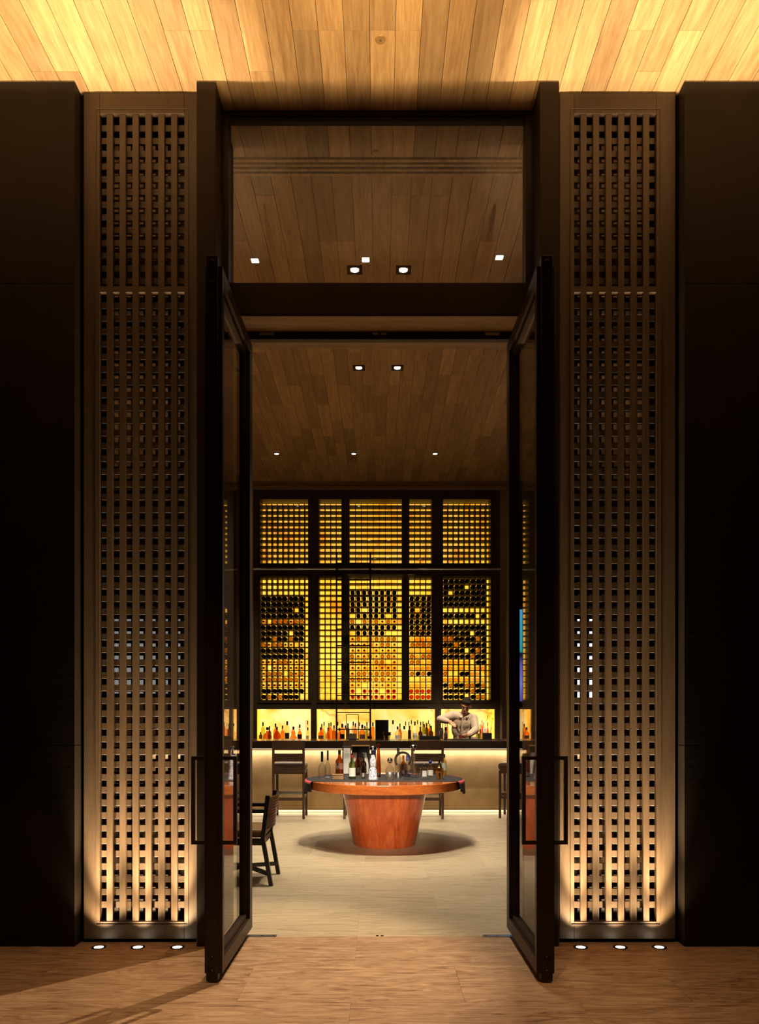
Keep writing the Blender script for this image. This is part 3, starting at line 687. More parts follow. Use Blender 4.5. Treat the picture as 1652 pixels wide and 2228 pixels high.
# niches with lit onyx backs
def niche(pa, pb, lab, x01=None):
    xa, xb = x01 or (XX(pa, DB), XX(pb, DB))
    Q = wb
    box('niche_onyx_panel', xa, xb, DB + .36, DB + .38, NZ0, NI1, 'onyx_niche', Q)['label'] = lab
    box('niche_shelf', xa, xb, DB, DB + .359, NZ0 - .03, NZ0, 'cabinet_dark', Q)
    box('onyx_side', xa, xa + .012, DB + .05, DB + .359, NZ0 + .001, NI1 - .001, 'onyx_rack', Q); box('onyx_side', xb - .012, xb, DB + .05, DB + .359, NZ0 + .001, NI1 - .001, 'onyx_rack', Q)
    return Q
niche(*NICHES[0], 'left glowing onyx niche behind the bar holding cognac bottles')
niche(*NICHES[1], 'wide middle glowing onyx niche behind the bar and ladder')
niche(*NICHES[2], 'right glowing onyx niche behind the bartender')
niche(0, 0, 'glowing onyx niche beyond the right pilaster, behind the door frame', (x_r + .13, x_r + 1.04))
niche(0, 0, 'glowing onyx niche beyond the left pilaster, behind the door glass', (x_l - 1.22, x_l - .31))
# back counter
bc = thing('back_counter', 'dark back counter below the glowing niches behind bar', 'counter', (0, DB - .3, 0))
box('counter_body', -3.4, 3.3, DB - .35, DB - .03, 0, .93, 'cabinet_dark', bc); box('counter_top', -3.4, 3.3, DB - .37, DB - .03, .93, .97, 'bar_walnut', bc)

# rolling library ladder and its rail
rl = thing('ladder_rail', 'horizontal chrome ladder rail across the dark rack wall', 'rail', (0, DB - .08, ZZ(1238, DB - .08)))
zr = rl.location.z
tube('rail_tube', [(XX(551, DB - .08), 0, 0), (XX(1090, DB - .08), 0, 0)], .022, 'chrome', rl, 12)
for px in (555, 608, 733, 817, 960, 1025, 1083):
    xx = XX(px, DB - .08); tube('bracket', [(xx, 0, 0), (xx, .079, 0)], .012, 'chrome', rl, 8); lathe('bracket_collar', [(.023, -.01), (.03, -.01), (.03, .01), (.023, .01)], 'chrome', rl, (xx, 0, 0), 12).rotation_euler = (0, math.pi / 2, 0)
D_t, D_b = DB - .14, DB - .52
def lad(py): 
    k = (py - 1203) / (1612 - 1203); return D_t + (D_b - D_t) * k
la = thing('rolling_ladder', 'dark metal rolling ladder leaning on the rack wall, hooked on rail', 'ladder', (XX(769, D_b), D_b, 0))
def lp(px, py):
    d = lad(py); return P(px, py, d) - la.location
top_l, bot_l = lp(732, 1203), None
def foot(px):
    a = P(px, 1203, lad(1203)); c = P(px, 1612, lad(1612)); k = a.z / (a.z - c.z); f = a + (c - a) * k; f.z = .0; return f - la.location
for px in (732.5, 806): bar('side_rail', lp(px, 1203), foot(px), .05, .028, 'iron_dark', la, .004, up=(0, 1, 0))
for i, py in enumerate((1226, 1262, 1297, 1333, 1369, 1405, 1441, 1477, 1513, 1550, 1587)):
    bar('rung', lp(734, py), lp(805, py), .075, .018, 'iron_dark', la, .003, up=(0, 1, 0))
for i in range(3):
    z = ZZ(1612, D_b) - .33 * (i + 1) + .1
    if z > .1:
        fa = foot(734); fb = foot(805); tt = z / lp(732, 1203).z
        bar('rung', fa + (lp(734, 1203) - fa) * tt, fb + (lp(805, 1203) - fb) * tt, .075, .018, 'iron_dark', la, .003, up=(0, 1, 0))
for px in (732.5, 806):
    a = lp(px, 1226); c = Vector((a.x, DB - .08 - la.location.y, zr + .03)); bar('hook', lp(px, 1222), c, .02, .02, 'iron_dark', la, .002)

# ------------------------------------------------------------------ bar
bar_t = thing('bar_counter', 'long bar with glowing champagne metal front and dark walnut top', 'bar', (0, D_BAR, 0))
BT1, BT0 = 1.099, 1.52 - (1629 - HY) * 11.55 / F
box('counter_top', -3.6, 3.3, 11.55, 12.42, BT0, BT1, 'bar_walnut', bar_t, .004)
n_pan = 4; xs = [-3.5, -1.95, 0.35, 2.1, 3.2]
for a, c in zip(xs, xs[1:]): box('front_panel', a, c - .003, D_BAR, D_BAR + .03, .055, BT0 - .001, 'champagne', bar_t)
box('carcass', -3.5, 3.2, D_BAR + .031, 12.35, .04, BT0 - .001, 'cabinet_dark', bar_t); box('toe_kick', -3.5, 3.2, D_BAR + .06, 12.3, 0, .039, 'cabinet_dark', bar_t)
box('toe_light', -3.45, 3.15, D_BAR + .045, D_BAR + .058, .004, .036, 'strip_warm', bar_t)
box('light_strip', -3.45, 3.15, D_BAR - .035, D_BAR - .015, BT0 - .014, BT0 - .001, 'strip_white', bar_t)
area_light('strip_beam', (-.15, D_BAR - .06, BT0 - .02), (-.15, D_BAR - .02, 0), 6.6, .03, L_BARLED, (1, .90, .76), 150, bar_t)
area_light('toe_beam', (-.15, D_BAR + .03, .03), (-.15, D_BAR - .4, 0), 6.6, .02, L_TOE, (1, .78, .42), 160, bar_t)

# ------------------------------------------------------------------ bar stools
def make_stool():
    T = thing('bar_stool', 'x', 'stool')          # local: back side towards camera (-y), bar at +y
    w, dp = .215, .20
    zt = 1.118
    for sx in (-1, 1):
        bar('back_post', (sx * w, -dp - .02, .0), (sx * w, -dp - .03, zt), .035, .032, 'stool_walnut', T)
        bar('front_leg', (sx * w, dp, 0), (sx * w, dp, .69), .036, .034, 'stool_walnut', T)
        bar('side_rail', (sx * w, -dp, .665), (sx * w, dp, .665), .05, .024, 'stool_walnut', T)
        bar('side_stretcher', (sx * w, -dp, .30), (sx * w, dp, .30), .04, .02, 'stool_walnut', T)
    def slat(n, z0, z1, bow=.03):
        bm = bmesh.new(); nseg = 8; rows = []
        for k in range(nseg + 1):
            u = -1 + 2 * k / nseg; yo = -dp - .026 + bow * (1 - u * u) * -.6
            rows.append([bm.verts.new((u * (w - .001), yo + d, z)) for d, z in ((-.011, z0), (.011, z0), (.011, z1), (-.011, z1))])
        for a, c in zip(rows, rows[1:]):
            for i in range(4): bm.faces.new((a[i], a[(i + 1) % 4], c[(i + 1) % 4], c[i]))
        bm.faces.new(rows[0]); bm.faces.new(rows[-1][::-1])
        bm_obj(n, bm, 'stool_walnut', T, smooth=False)
    slat('top_rail', .985, 1.118); slat('back_slat', .82, .935)
    for z in (.665,): bar('seat_rail', (-w, -dp, z), (w, -dp, z), .05, .024, 'stool_walnut', T, up=(0, 0, 1)); bar('seat_rail', (-w, dp, z), (w, dp, z), .05, .024, 'stool_walnut', T)
    bar('stretcher', (-w, -dp - .01, .285), (w, -dp - .01, .285), .045, .02, 'stool_walnut', T); bar('footrest', (-w, dp, .33), (w, dp, .33), .05, .03, 'steel', T)
    me = box_mesh(.47, .45, .10, .035, 'leather'); c = mesh_obj('cushion', me, None, T, (0, .005, .742))
    return T
st0 = make_stool()
STOOLS = [(631.5, 11.33, 0, 'walnut bar stool with brown leather seat left of the round table'),
          (783.5, 11.33, 0, 'walnut bar stool straight behind the bottles on the table, below the ladder'),
          (928.5, 11.33, 0, 'walnut bar stool in front of bar left of the bartender'),
          (1124, 11.36, 72, 'turned walnut bar stool half hidden by the right door frame'),
          (505, 11.33, 0, 'walnut bar stool behind the left door glass')]
for i, (px, D, rz, lab) in enumerate(STOOLS):
    o = st0 if i == 0 else copy_tree(st0)
    o.location = (XX(px, D), D + .02, 0); o.rotation_euler = (0, 0, math.radians(rz)); o['label'] = lab; o['group'] = 'bar stools along the counter'

# ------------------------------------------------------------------ round table
TX, TY = XX(837, 9.02), 9.02; TR = .885; TH = .755
tb = thing('round_table', 'large round glossy cherry wood table on a tapered drum base', 'table', (TX, TY, 0))
bmt = lathe_bm([(0, TH), (TR - .006, TH), (TR, TH - .006), (TR, TH - .095), (TR - .006, TH - .101), (0, TH - .101)], 96)
bm_obj('table_top', bmt, 'cherry_edge', tb)
bm_obj('drum_base', lathe_bm([(0, 0), (.35, 0), (.355, .01), (.495, TH - .1015), (0, TH - .1015)], 96), 'cherry', tb)
# runner cloth across the table, ends draping over the rim
def runner():
    T = thing('table_runner', 'dark grey cloth runner with pink edges draped across the round table', 'cloth', (TX, TY, TH))
    import itertools
    def sheet(name, v0f, v1f, mat, lift, droop):
        bm = bmesh.new(); nu, nv = 70, 14; L_ = TR + .16; grid = []
        for i in range(nu + 1):
            s = (-1 + 2 * i / nu) * L_; row = []
            for j in range(nv + 1):
                v = v0f + (v1f - v0f) * j / nv
                lim = math.sqrt(max(TR ** 2 - v * v, .01)) + .002
                x = s * (lim / TR) if abs(s) <= TR else None
                if abs(s) <= TR: x, z = s * lim / TR, 0
                else:
                    e = abs(s) - TR; sgn = 1 if s > 0 else -1
                    rr = .03
                    if e < rr * 1.57: a = e / rr; x, z = sgn * (lim + rr * math.sin(a)), -rr * (1 - math.cos(a))
                    else: x, z = sgn * (lim + rr + .012 * math.sin(v * 16 + sgn) * (e / .1)), -rr - (e - rr * 1.57) * droop * (1 + .25 * math.sin(v * 9 + 2))
                row.append(bm.verts.new((x, v, z + lift)))
            grid.append(row)
        for i in range(nu):
            for j in range(nv): bm.faces.new((grid[i][j], grid[i + 1][j], grid[i + 1][j + 1], grid[i][j + 1]))
        o = bm_obj(name, bm, mat, T, smooth=True, sharp=80)
        md = o.modifiers.new('thick', 'SOLIDIFY'); md.thickness = .003; md.offset = 1
        return o
    sheet('cloth', -.40, .62, 'cloth_grey', .001, 1.0)
    # pink woven bands near both draped ends
    for sgn in (-1, 1):
        bm = bmesh.new(); grid = []
        for j in range(13):
            v = -.40 + 1.02 * j / 12; lim = math.sqrt(TR ** 2 - v * v) + .002
            row = []
            for k in range(5):
                a = .5 + k * .27; rr = .035
                row.append(bm.verts.new((sgn * (lim + rr * math.sin(a)), v, -rr * (1 - math.cos(a)) + .0065)))
            grid.append(row)
        for a, c in zip(grid, grid[1:]):
            for k in range(4): bm.faces.new((a[k], a[k + 1], c[k + 1], c[k]))
        o = bm_obj('edge_band', bm, 'cloth_pink', T); md = o.modifiers.new('thick', 'SOLIDIFY'); md.thickness = .002; md.offset = 0
    return T
runner()
TZ = TH + .0045

# ------------------------------------------------------------------ bottles
def prof(kind, w, h):
    r = w / 2
    K = {
     'wine': [(0, .0), (.96, 0), (1, .02), (1, .62), (.85, .69), (.36, .78), (.33, .97), (.36, .975), (.36, 1), (0, 1)],
     'round_sh': [(0, 0), (.96, 0), (1, .03), (1, .52), (.93, .60), (.55, .68), (.34, .73), (.32, 1), (0, 1)],
     'long_neck': [(0, 0), (.97, 0), (1, .02), (1, .36), (.9, .46), (.6, .53), (.30, .57), (.29, 1), (0, 1)],
     'teardrop': [(0, 0), (.55, 0), (.75, .03), (1, .28), (.92, .48), (.6, .64), (.27, .74), (.24, 1), (0, 1)],
     'globe': [(0, 0), (.7, 0), (.85, .05), (1, .25), (.94, .42), (.68, .56), (.34, .63), (.30, .75), (0, .75)],
     'cyl': [(0, 0), (.97, 0), (1, .015), (1, .68), (.88, .74), (.38, .79), (.35, 1), (0, 1)],
     'pear': [(0, 0), (.85, 0), (1, .05), (.95, .28), (.6, .42), (.62, .5), (.56, .66), (.3, .74), (.28, 1), (0, 1)],
     'bell': [(0, 0), (1, 0), (1, .02), (.86, .10), (.74, .30), (.60, .335), (.62, .36), (.70, .44), (.64, .55), (.42, .70), (.34, .74), (.34, .86), (0, .86)],
     'tall_taper': [(0, 0), (1, 0), (1, .02), (.95, .35), (.72, .65), (.45, .86), (.38, .94), (0, .94)],
     'decanter': [(0, 0), (.95, 0), (1, .04), (.94, .22), (.62, .34), (.58, .38), (.66, .5), (.52, .66), (.36, .76), (.36, .86), (0, .86)],
     'urn': [(0, 0), (.62, 0), (.7, .05), (1, .42), (1, .52), (.9, .56), (0, .56)],
     'flask': [(0, 0), (.8, 0), (.95, .04), (1, .3), (.85, .5), (.4, .64), (.3, .7), (.3, .8), (0, .8)],
    }[kind]
    return [(a * r, c * h) for a, c in K]
def bottle(kind, x, y, z, w, h, glass, lab, cat='bottle', group=None, cap=None, cap_h=.0, cap_r=None, label=None, lab_z=(.1, .4), flat=1, seg=20, name='liquor_bottle', cap_kind='cyl', collar=None):
    T = thing(name, lab, cat, (x, y, z), group=group)
    pr = prof(kind, w, h)
    lathe('glass_body', pr, glass, T, seg=seg, scale_y=flat)
    top = pr[-1][1]; rn = pr[-2][0]
    if cap:
        cr = cap_r or rn * 1.12
        if cap_kind == 'cyl':
            z0 = h - cap_h; p = [(rn * 1.02, z0), (cr, z0), (cr, h), (cr * .9, h + .003), (0, h + .003)]
        elif cap_kind == 'ball':
            zc = h - cr; p = [(rn * .8, top)] + [(cr * math.sin(a), zc - cr * math.cos(a)) for a in [math.pi * k / 8 for k in range(2, 9)]]
        elif cap_kind == 'dome':
            p = [(rn * .9, top), (cr * .9, h - cap_h - .004), (cr, h - cap_h), (cr, h - cap_h + .006)] + [(cr * math.cos(a), h - cap_h + .006 + (cap_h - .006) * math.sin(a)) for a in [math.pi / 2 * k / 6 for k in range(1, 7)]]
        elif cap_kind == 'funnel':
            p = [(cr * 1.0, top - .001), (cr * 1.02, top + .004), (cr * .55, top + (h - top) * .3), (cr * .32, top + (h - top) * .6), (cr * .42, h - .006), (cr * .42, h), (0, h)]
        lathe('stopper' if cap_kind != 'cyl' else 'cap', p, cap, T, seg=14)
    if label:
        za, zb = lab_z[0] * h, lab_z[1] * h
        def rad(zq):
            for (r0, z0), (r1, z1) in zip(pr, pr[1:]):
                if z0 <= zq <= z1 and z1 > z0: return r0 + (r1 - r0) * (zq - z0) / (z1 - z0)
            return w / 2
        bm = bmesh.new(); rows = []
        for k in range(5):
            zq = za + (zb - za) * k / 4; rr = rad(zq) + .0012
            rows.append([bm.verts.new((rr * math.sin(a), -rr * math.cos(a) * flat - (.0006 if flat != 1 else 0), zq)) for a in [(-1.05 + 2.1 * j / 8) for j in range(9)]])
        for a, c in zip(rows, rows[1:]):
            for j in range(8): bm.faces.new((a[j], a[j + 1], c[j + 1], c[j]))
        bm_obj('label', bm, label, T)
    if collar:
        lathe('collar', [(rn * 1.05, collar[0] * h), (rn * 1.18, collar[0] * h), (rn * 1.18, collar[1] * h), (rn * 1.05, collar[1] * h)], collar[2], T, seg=14)
    return T
def on_table(cx0, cx1, ctop, cbot):
    """crop pixels of the table close-up -> x, y, width, height on the table top"""
    x0, x1 = 660 + cx0 / 4.589, 660 + cx1 / 4.589; yt, yb = 1590 + ctop / 4.589, 1590 + cbot / 4.589
    D = F * (EYE - TZ) / (yb - HY); D = min(D, TY + TR * .50)
    return XX((x0 + x1) / 2, D), D, (x1 - x0) * D / F, (yb - yt) * D / F
GT = 'tequila and spirit bottles on the round table'
def tbot(kind, c, glass, lab, **k):
    x, y, w, h = on_table(*c)
    return bottle(kind, x, y + .0, TZ, w, h, glass, lab, group=GT, **k)
tbot('long_neck', (150, 226, 208, 478), 'g_clear', 'clear bottle with long black neck, front left on the round table', cap='black_plastic', cap_h=.115)
tbot('long_neck', (218, 272, 198, 462), 'g_clear', 'clear bottle with long black neck, behind the front left one', cap='black_plastic', cap_h=.115)
tbot('round_sh', (322, 402, 195, 446), 'g_cognac', 'brown rounded spirit bottle with black stopper behind the wooden box', cap='black_plastic', cap_h=.05, flat=.6, label='terracotta', lab_z=(.25, .5))
tbot('round_sh', (322, 368, 325, 455), 'g_pale', 'little pale bottle with black cap just behind the wooden box', cap='black_plastic', cap_h=.03)
tbot('wine', (455, 526, 245, 482), 'g_green', 'green bottle with cream and purple label on the round table', cap='red_wax', cap_h=.03, label='paper', lab_z=(.12, .48))
tbot('teardrop', (512, 582, 180, 440), 'g_cognac', 'dark rum bottle with clear stopper in front of presentation case', cap='g_clear', cap_h=.05, label='dark_label', lab_z=(.1, .3))
tbot('round_sh', (570, 632, 232, 452), 'g_dark', 'black capped dark bottle behind the small pale one', cap='black_plastic', cap_h=.04)
tbot('flask', (563, 636, 275, 474), 'g_pale', 'pale golden rounded bottle with grey band between green and painted bottles', cap='g_clear', cap_h=.03, cap_r=.018, label='silver_plate', lab_z=(.08, .28))
tbot('bell', (648, 746, 145, 486), 'ceramic', 'white ceramic bell bottle painted blue with silver dome stopper', cap='chrome', cap_h=.045, cap_r=.043, cap_kind='dome', collar=(.72, .85, 'blue_cap'))
tbot('tall_taper', (728, 776, 125, 464), 'g_cognac', 'tall slender brown bottle with ball stopper behind painted ceramic one', cap='g_cognac', cap_r=.022, cap_kind='ball', label='dark_label', lab_z=(.06, .14))
tbot('globe', (818, 914, 268, 486), 'g_clear', 'round clear decanter with silver and blue ball stopper', cap='chrome', cap_r=.032, cap_kind='ball', flat=.7, label='silver_plate', lab_z=(.12, .34))
tbot('cyl', (915, 982, 178, 472), 'g_clear', 'tall clear cylindrical bottle with dark neck capsule, centre right', cap='black_plastic', cap_h=.075, label='steel', lab_z=(.0, .2))
tbot('round_sh', (970, 1030, 248, 452), 'g_amber', 'amber bottle framed by the dark round plaque', cap='g_clear', cap_h=.04, label='dark_label', lab_z=(.12, .3))
tbot('round_sh', (1003, 1078, 245, 487), 'g_clear', 'clear bottle with dark blue neck at the front right', cap='blue_cap', cap_h=.06, label='g_blue', lab_z=(.1, .4))
tbot('decanter', (1066, 1134, 132, 472), 'g_clear', 'tall waisted clear decanter with big silver dome stopper', cap='chrome', cap_h=.042, cap_r=.04, cap_kind='dome', collar=(.78, .86, 'gold'))
tbot('flask', (1236, 1302, 293, 462), 'g_clear', 'flat round clear bottle with blue and silver stopper', cap='blue_cap', cap_r=.02, cap_h=.03, cap_kind='dome', flat=.6, label='paper', lab_z=(.1, .42))
tbot('urn', (1318, 1402, 283, 484), 'g_gold', 'faceted gold bottle with flared gold stopper on the round table', cap='gold', cap_r=.036, cap_kind='funnel', seg=10)
tbot('wine', (1383, 1434, 235, 446), 'g_pale', 'slim clear bottle with grey green label at right end of table', cap='steel', cap_h=.04, label='napkin', lab_z=(.25, .6))
# square bottle
x, y, w, h = on_table(1168, 1252, 318, 482)
q = thing('liquor_bottle', 'square clear glass bottle with dark round stopper, front right', 'bottle', (x, y, TZ), group=GT)
mesh_obj('glass_body', box_mesh(w, w * .55, h * .68, .012, 'g_clear'), None, q, (0, 0, h * .34)); lathe('neck', [(0, 0), (.022, 0), (.018, .016), (0, .016)], 'g_clear', q, (0, 0, h * .68)); lathe('stopper', [(0, 0), (.012, 0), (.021, .015), (.021, .026), (.012, .036), (0, .038)], 'dark_label', q, (0, 0, h * .68 + .0165)); mesh_obj('label', box_mesh(w * .5, .0015, h * .36, 0, 'silver_plate'), None, q, (0, -w * .275 - .001, h * .34))
# wooden box in front, presentation case behind, round plaque
x, y, w, h = on_table(288, 404, 432, 486)
q = thing('wooden_box', 'small lacquered brown wooden box on the runner', 'box', (x, y, TZ)); mesh_obj('box_body', box_mesh(w, .07, h * .8, .004, 'wood_box'), None, q, (0, 0, h * .4)); mesh_obj('lid', box_mesh(w * 1.02, .074, h * .18, .003, 'wood_box'), None, q, (0, 0, h * .9 + .001))
x0, y0, w0, h0 = on_table(392, 664, 155, 436)
y0 = TY + .59; x0 = XX(660 + 528 / 4.589, y0); w0 = 272 / 4.589 * y0 / F
q = thing('presentation_case', 'open dark bottle presentation case with white panels on the table', 'case', (x0, y0, TZ))
hh = EYE - (1590 + 155 / 4.589 - HY) * y0 / F - TZ
wl = w0 * .32
box('case_body', x0 - w0 / 2 + wl + .006, x0 + w0 / 2, y0 + .05, y0 + .065, TZ, TZ + hh, 'dark_label', q)
for u in (x0 - w0 / 2 + wl + .006, x0 + w0 / 2 - .012): box('case_side', u, u + .012, y0 - .05, y0 + .0495, TZ, TZ + hh, 'dark_label', q)
box('case_top', x0 - w0 / 2 + wl + .006, x0 + w0 / 2, y0 - .05, y0 + .0495, TZ + hh + .0005, TZ + hh + .012, 'wood_box', q)
box('case_lid', x0 - w0 / 2, x0 - w0 / 2 + wl, y0 - .03, y0 + .01, TZ, TZ + hh, 'dark_label', q, .002)
lidp = box('lid_card', x0 - w0 / 2 + .014, x0 - w0 / 2 + wl - .008, y0 - .033, y0 - .0302, TZ + .01, TZ + hh - .02, 'paper', q); lidp['label'] = 'white printed card inside lid'
for k in range(5): box('print_line', x0 - w0 / 2 + .026, x0 - w0 / 2 + wl - .02, y0 - .0338, y0 - .0331, TZ + hh - .09 - k * .012, TZ + hh - .088 - k * .012, 'steel', q)
box('print_crest', x0 - w0 / 2 + wl * .5 - .004, x0 - w0 / 2 + wl * .5 + .004, y0 - .0338, y0 - .0331, TZ + hh - .065, TZ + hh - .056, 'dark_label', q)
prism('inner_card', [(-.10, 0), (-.045, 0), (-.03, hh * .76), (-.085, hh * .76)], .03, .034, 'paper', q, (w0 * .17 - .01, 0, .002)); prism('inner_card', [(.055, 0), (.115, 0), (.07, hh * .76), (.02, hh * .76)], .03, .034, 'paper', q, (w0 * .17 - .0, 0, .002))
yq = TY + .52; xq = XX(660 + 995 / 4.589, yq); rq = 86 / 4.589 * yq / F
q = thing('round_plaque', 'dark round arched display plaque standing behind clear bottles', 'plaque', (xq, yq, TZ))
hq = EYE - (1590 + 205 / 4.589 - HY) * yq / F - TZ
bm = bmesh.new(); ro, ri = rq, rq * .74; cz = hq - rq; outer = []; 
angs = [math.radians(-40 + 260 * k / 28) for k in range(29)]
for yy_ in (-.02, .02): outer.append([(bm.verts.new((ro * math.cos(a), yy_, cz + ro * math.sin(a))), bm.verts.new((ri * math.cos(a), yy_, cz + ri * math.sin(a)))) for a in angs])
for k in range(28):
    A, B = outer[0], outer[1]
    for f in ((A[k][0], A[k + 1][0], A[k + 1][1], A[k][1]), (B[k][1], B[k + 1][1], B[k + 1][0], B[k][0]), (A[k][0], B[k][0], B[k + 1][0], A[k + 1][0]), (A[k][1], A[k + 1][1], B[k + 1][1], B[k][1])): bm.faces.new(f)
for k in (0, 28): bm.faces.new((outer[0][k][0], outer[0][k][1], outer[1][k][1], outer[1][k][0]))
bm_obj('ring', bm, 'dark_label', q); lathe('stand', [(0, 0), (rq * .7, 0), (rq * .7, .012), (0, .012)], 'dark_label', q, scale_y=.4)
mesh_obj('stem', box_mesh(rq * 1.1, .02, max(cz - ro * .6, .02), 0, 'dark_label'), None, q, (0, 0, .012 + max(cz - ro * .6, .02) / 2))

# bottles standing in the niches and on the bar
GN = {0: 'bottles in the left niche', 1: 'bottles in the middle niche', 2: 'bottles in the right niche'}
def nbot(ni, kind, px, wpx, pytop, glass, lab, D=14.12, label=None, capm='black_plastic', flat=1, zb=None, lab_z=(.12, .42)):
    z = NZ0 if zb is None else zb
    h = ZZ(pytop, D) - z; w = wpx * D / F
    return bottle(kind, XX(px, D), D, z, w, h, glass, lab, group=GN[ni], cap=capm, cap_h=min(.07, h * .2), label=label, seg=14, flat=flat, lab_z=lab_z)
def c2(cx): return 540 + cx / 5.697
def c2y(cy): return 1500 + cy / 5.697
N1 = [('wine', 155, 46, 530, 'g_dark', 'dark shoulderless bottle at left end of the left niche', 14.05, None), ('wine', 184, 52, 408, 'g_green', 'green champagne style bottle near left end of left niche', 14.18, None),
      ('globe', 240, 108, 470, 'g_cognac', 'wide fan shaped cognac decanter in the left niche', 14.03, None), ('round_sh', 266, 46, 456, 'g_dark', 'dark bottle half behind the wide cognac decanter', 14.22, None),
      ('round_sh', 340, 56, 424, 'g_amber', 'amber bottle behind the teardrop cognac decanter', 14.22, None), ('teardrop', 357, 92, 465, 'g_cognac', 'teardrop brown cognac decanter in the left niche', 14.04, None),
      ('round_sh', 427, 52, 450, 'g_amber', 'small orange brandy bottle in the left niche', 14.1, None), ('cyl', 485, 60, 395, 'g_pale', 'pale bottle with black label, tallest in middle of left niche', 14.15, 'dark_label'),
      ('pear', 562, 86, 462, 'g_amber', 'pear shaped orange cognac bottle in the left niche', 14.05, None), ('globe', 640, 62, 436, 'g_amber', 'squat amber bottle with long cork, right side of left niche', 14.1, 'dark_label'),
      ('cyl', 740, 46, 474, 'g_pale', 'short clear bottle with white label at right end of left niche', 14.05, 'paper'), ('long_neck', 738, 42, 388, 'g_clear', 'tall clear bottle behind the white labelled one, left niche', 14.25, None)]
for k, cx, w, top, g, lab, D, lb in N1: nbot(0, k, c2(cx), w / 5.697, c2y(top), g, lab, D, lb, flat=.6 if k in ('globe', 'teardrop') else 1)
def m2(cx): return 680 + cx / 5.9
def m2y(cy): return 1535 + cy / 5.9
N2 = [('round_sh', 108, 72, 280, 'g_amber', 'rounded orange bottle with seal, front left of the middle niche', 14.03, 'terracotta'), ('cyl', 120, 44, 238, 'g_amber', 'amber bottle behind the rounded orange one, middle niche', 14.2, None),
      ('long_neck', 150, 46, 212, 'g_green', 'tall olive bottle second from left in middle niche', 14.15, None), ('teardrop', 200, 66, 286, 'g_amber', 'squat amber bottle with cream neck left of the ladder', 14.03, None),
      ('cyl', 212, 40, 226, 'g_cognac', 'dark brown bottle behind the squat amber one', 14.22, None), ('round_sh', 238, 44, 218, 'g_amber', 'tall orange bottle left of the ladder', 14.14, None),
      ('round_sh', 277, 52, 256, 'g_cognac', 'brown bottle just left of the ladder rail', 14.06, None), ('long_neck', 326, 46, 210, 'g_pale', 'pale tall bottle just right of ladder side rail', 14.2, None),
      ('round_sh', 345, 56, 290, 'g_amber', 'short amber bottle behind the low ladder rung', 14.04, None), ('cyl', 382, 66, 236, 'g_amber', 'amber bottle with black square label behind the ladder', 14.08, 'dark_label'),
      ('cyl', 424, 34, 258, 'g_pale', 'pale narrow bottle left of the brass frame', 14.2, None), ('wine', 456, 44, 230, 'g_dark', 'dark bottle inside the brass frame', 14.2, None),
      ('cyl', 524, 40, 208, 'g_pale', 'tall pale bottle behind the napkin holder', 14.22, None), ('round_sh', 553, 46, 228, 'g_amber', 'amber bottle at right edge of the brass frame', 14.15, None),
      ('long_neck', 605, 40, 218, 'g_pale', 'pale bottle right of the brass frame', 14.22, None), ('round_sh', 640, 78, 248, 'g_amber', 'broad amber bottle with grey label right of the brass frame', 14.04, 'terracotta'),
      ('cyl', 673, 40, 264, 'g_pale', 'short pale bottle behind broad amber one', 14.2, None), ('cyl', 700, 38, 214, 'g_green', 'green tinted bottle left of the right ladder rail', 14.15, None),
      ('globe', 735, 66, 296, 'g_amber', 'round amber bottle at right ladder rail', 14.03, 'dark_label'), ('cyl', 776, 50, 218, 'g_amber', 'orange bottle between ladder and dark menu stand', 14.1, None),
      ('cyl', 1034, 58, 190, 'g_clear', 'tall clear bottle right of the dark menu stand', 14.15, None), ('round_sh', 1094, 66, 270, 'g_pale', 'clear round shouldered bottle in right half of middle niche', 14.04, 'paper'),
      ('teardrop', 1124, 56, 232, 'g_cognac', 'ornate brown bottle behind round shouldered clear one', 14.2, None), ('round_sh', 1180, 76, 266, 'g_pale', 'broad straw coloured bottle in right half of middle niche', 14.04, None),
      ('long_neck', 1197, 36, 206, 'g_clear', 'slender clear bottle behind the straw coloured one', 14.22, None), ('long_neck', 1239, 36, 210, 'g_clear', 'slender clear bottle behind the silver one', 14.22, None),
      ('cyl', 1247, 50, 264, 'chrome', 'silver metallic bottle in right half of middle niche', 14.03, None), ('cyl', 1271, 34, 190, 'g_pale', 'thin tall bottle behind silver one, middle niche', 14.25, None),
      ('long_neck', 1316, 62, 206, 'g_clear', 'large clear bottle with dark cap behind the tray', 14.08, 'paper'), ('cyl', 1350, 34, 190, 'g_pale', 'thin dark capped bottle behind large clear one', 14.25, None),
      ('round_sh', 1386, 56, 272, 'g_dark', 'short dark bottle above the bar tray', 14.05, None), ('cyl', 1390, 34, 210, 'g_pale', 'thin bottle behind short dark one above tray', 14.25, None),
      ('cyl', 1435, 54, 240, 'g_green', 'green gin bottle above the bar tray', 14.1, 'napkin'), ('cyl', 1420, 34, 206, 'g_green', 'thin green bottle behind the green gin bottle', 14.26, None),
      ('wine', 1467, 48, 224, 'g_dark', 'dark green wine shaped bottle above the tray', 14.15, None), ('long_neck', 1490, 36, 190, 'g_pale', 'pale tall bottle near right end of middle niche', 14.25, None),
      ('round_sh', 1525, 60, 262, 'g_dark', 'dark bottle at right end of middle niche', 14.05, 'dark_label'), ('cyl', 1508, 34, 236, 'g_cognac', 'brown bottle behind last dark one, middle niche', 14.22, None)]
for k, cx, w, top, g, lab, D, lb in N2: nbot(1, k, m2(cx), w / 5.9, m2y(top), g, lab, D, lb, flat=.7 if k in ('globe', 'teardrop') else 1)
def b3(cx): return 940 + cx / 10.325
def b3y(cy): return 1505 + cy / 10.325
